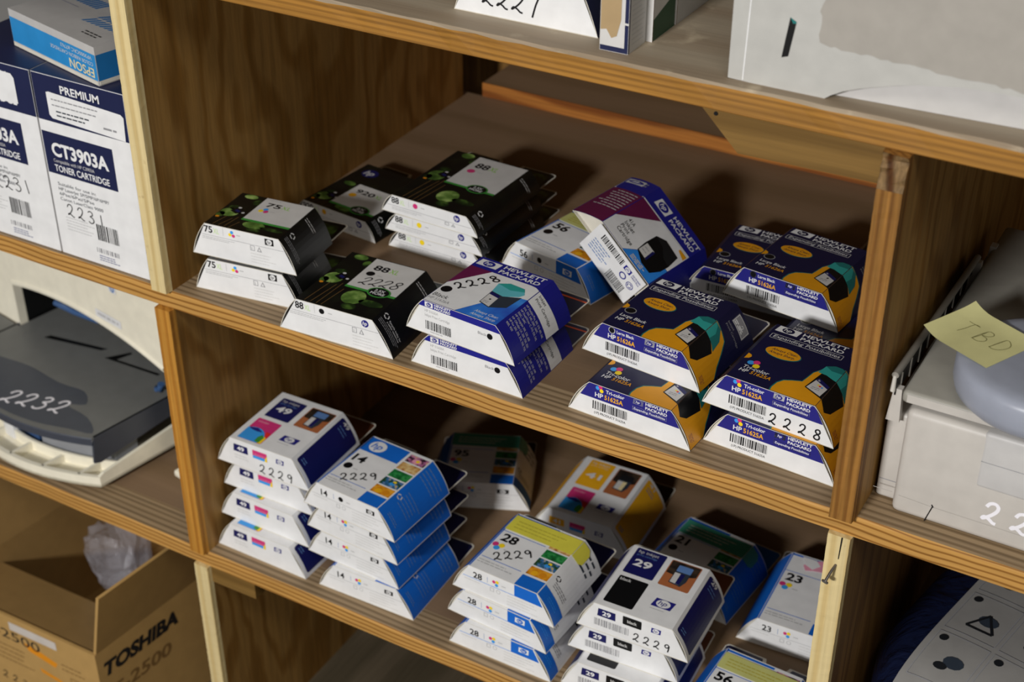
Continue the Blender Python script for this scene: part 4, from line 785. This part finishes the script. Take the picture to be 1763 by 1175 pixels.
# ------------------------------------------------------------------ things on the top shelf
TS = ZT+TH
c = Carton(120, 78, 46, 120, 'tnavy', 'navy', 1.5); c.front.hand('2227', -36, 8.5, 15.5, 12.4, -2, w=1.3, slant=.15); c.front.dashes(-16, 30, 34, 36, 2, .8, 'lgrey'); c.front.line((-30, 37), (30, 37), .4, 'lgrey')
STYLES['top'] = c.done('top'); place('top', 'white-fronted ink box with navy sides marked 2227, at the front of the top shelf', 353, 33.3, TS, 0, 'boxes standing on the top shelf')
def upright(label, x0, x1, y0, y1, h, build):
    o = thing('slim_box', label, 'box', ((x0+x1)/2, y0, TS), (0, 0, 0), 'boxes standing on the top shelf'); b = PM(); w = (x1-x0)/2
    b.box(-w, 0, 0, w, y1-y0, h, 'white2'); build(Ink(b, lambda u, v, k: (u, -k, v)), Ink(b, lambda u, v, k: (w+k, u, v)), w, y1-y0, h); b.link('carton', o); return o
def u1(f, s, w, d, h):
    f.rect(-w+.3, .3, w-.2, 4, 'tnavy'); f.rect(w-3, 4, w-.2, 21, 'tnavy', 1); f.rect(w-3, 22.5, w-.2, h, 'tnavy', 1)
    f.poly([(-w+.4, 15), (-w+5, 16), (-w+9, 10), (-w+13, 12), (-w+16, 24), (-w+17, h), (-w+.4, h)], 'kraft', 2); s.rect(.2, .3, 2, h, 'tnavy'); s.dashes(5, 4, d-2, 60, 16, .7, 'lgrey', 1, 5)
upright('slim white box with navy lines and torn brown patch standing on the top shelf', 423, 445, 16, 43.4, 150, u1)
upright('slim pale box with a dark green base standing behind the torn slim box', 424, 449.5, 45.6, 83, 140, lambda f, s, w, d, h: (s.poly([(.3, .3), (d-.3, .3), (d-.3, 26), (.3, 16)], 'dgreen2'), s.rect(-.1, 0, .8, h, 'kraftd', 1.2)))
upright('pale grey slim box standing behind the green-based box on the top shelf', 424, 450, 85, 196, 140, lambda f, s, w, d, h: (s.rect(.3, .3, d-.4, h, 'lgrey'), s.rect(.1, 0, .9, h, 'kraftd', 1.2)))
def top_printer():
    o = thing('white_printer', 'white printer with a large grey glue patch on the top shelf', 'printer', (521, 13, TS))
    b = PM(); b.prism([(0, .5), (66, -1.5)]+[(72, 3), (80, 7.5), (90, 11.4), (102, 15.2), (116, 19.2), (132, 22.6), (148, 25), (164, 26.6), (180, 27.2), (200, 26.8), (230, 24), (265, 18)]+[(300, 10), (300, 180), (4, 180), (0, 176)], 'y', 0, 8, 'toppr')
    b.rbox(.5, 2, 0, 66, 260, 178, 3, 'toppr', 2); b.box(60, 30, 40, 300, 260, 178, 'toppr')
    q = Ink(b, lambda u, v, k: (u, -k, v)); q.line((10.6, 1), (14.5, 178), .8, 'white'); q.poly([(36, 22), (40.6, 23.6), (44, 47.6), (39.4, 50)], 'dark', 1); q.poly([(39.4, 50), (41.6, 46.2), (43.8, 46.4), (44, 47.6)], 'tealdark', 2)
    b.link('body', o)
    g = PM(); rnd = random.Random(3); q = Ink(g, lambda u, v, k: (u, -.25-k, v))
    pts = [(60, 42), (61, 37), (68, 36), (76, 35), (92, 34.6), (110, 34), (128, 33), (146, 32), (160, 31.4), (178, 31), (240, 27), (300, 24), (300, 178), (66, 178), (61, 120), (62, 66), (59, 58), (61, 50)]
    P2 = []
    for a, d in zip(pts, pts[1:]+pts[:1]):
        m = max(1, int(math.hypot(d[0]-a[0], d[1]-a[1])/4))
        P2 += [(a[0]+(d[0]-a[0])*i/m+rnd.uniform(-.9, .9), a[1]+(d[1]-a[1])*i/m+rnd.uniform(-.9, .9)) for i in range(m)]
    q.poly(P2, 'residue', 0); g.link('glue_residue', o)
    l = PM(); l.prism([(70, 8.3), (192, 16), (300, 22), (300, 200), (70, 200)], 'z', .2, 44, 'panel'); l.link('lower_panel', o)
top_printer()
# ------------------------------------------------------------------ bagged packet in the dark lower right bay
def packet():
    cx, cy, cz, rx, ry, rz = 798, 178, ZB+56, 126, 150, 60
    o, pm = lumpy('bagged_packet', 'dark blue plastic bag around a packet printed with black pictograms', 'bag', (cx, cy, cz), (rx, ry, rz), 'bluebag', 9, .2, 36, .6); o.rotation_euler = (0, 0, math.radians(-12)); pm.link('bag_film', o)
    s = PM(); z = lambda u, v: rz*1.0*max(.02, 1-abs(u/rx)**3.6-abs(v/ry)**3.6)**.28+3
    U0, U1, V0, V1 = -84, 100, -128, 128; n = 24
    vs = [(U0+(U1-U0)*i/n, V0+(V1-V0)*j/n, z(U0+(U1-U0)*i/n, V0+(V1-V0)*j/n)) for i in range(n+1) for j in range(n+1)]
    s.add(vs, [(i*(n+1)+j, (i+1)*(n+1)+j, (i+1)*(n+1)+j+1, i*(n+1)+j+1) for i in range(n) for j in range(n)], 'sheet', True)
    q = Ink(s, lambda u, v, k: (u, v, z(u, v)+.5+k))
    for i in range(3):
        for j in range(4):
            u, v = -78+i*50, -116+j*62
            for a, b in (((u, v), (u+46, v)), ((u+46, v), (u+46, v+56)), ((u+46, v+56), (u, v+56)), ((u, v+56), (u, v))):
                for k in range(6): q.line((a[0]+(b[0]-a[0])*k/6, a[1]+(b[1]-a[1])*k/6), (a[0]+(b[0]-a[0])*(k+1)/6, a[1]+(b[1]-a[1])*(k+1)/6), .9, 'grey')
            q.disc(u+7, v+49, 4, 'sheetk', 1, n=12); q.disc(u+28, v+26, 9, 'slate', 1, 7, 12)
            if (i+j) % 2: 
                for a, b in (((14, 12), (38, 12)), ((38, 12), (26, 34)), ((26, 34), (14, 12))): q.line((u+a[0], v+a[1]), (u+b[0], v+b[1]), 2.4, 'sheetk', 3)
            else: q.disc(u+20, v+18, 6, 'sheetk', 2, 4, 12)
    s.link('printed_sheet', o)
packet()
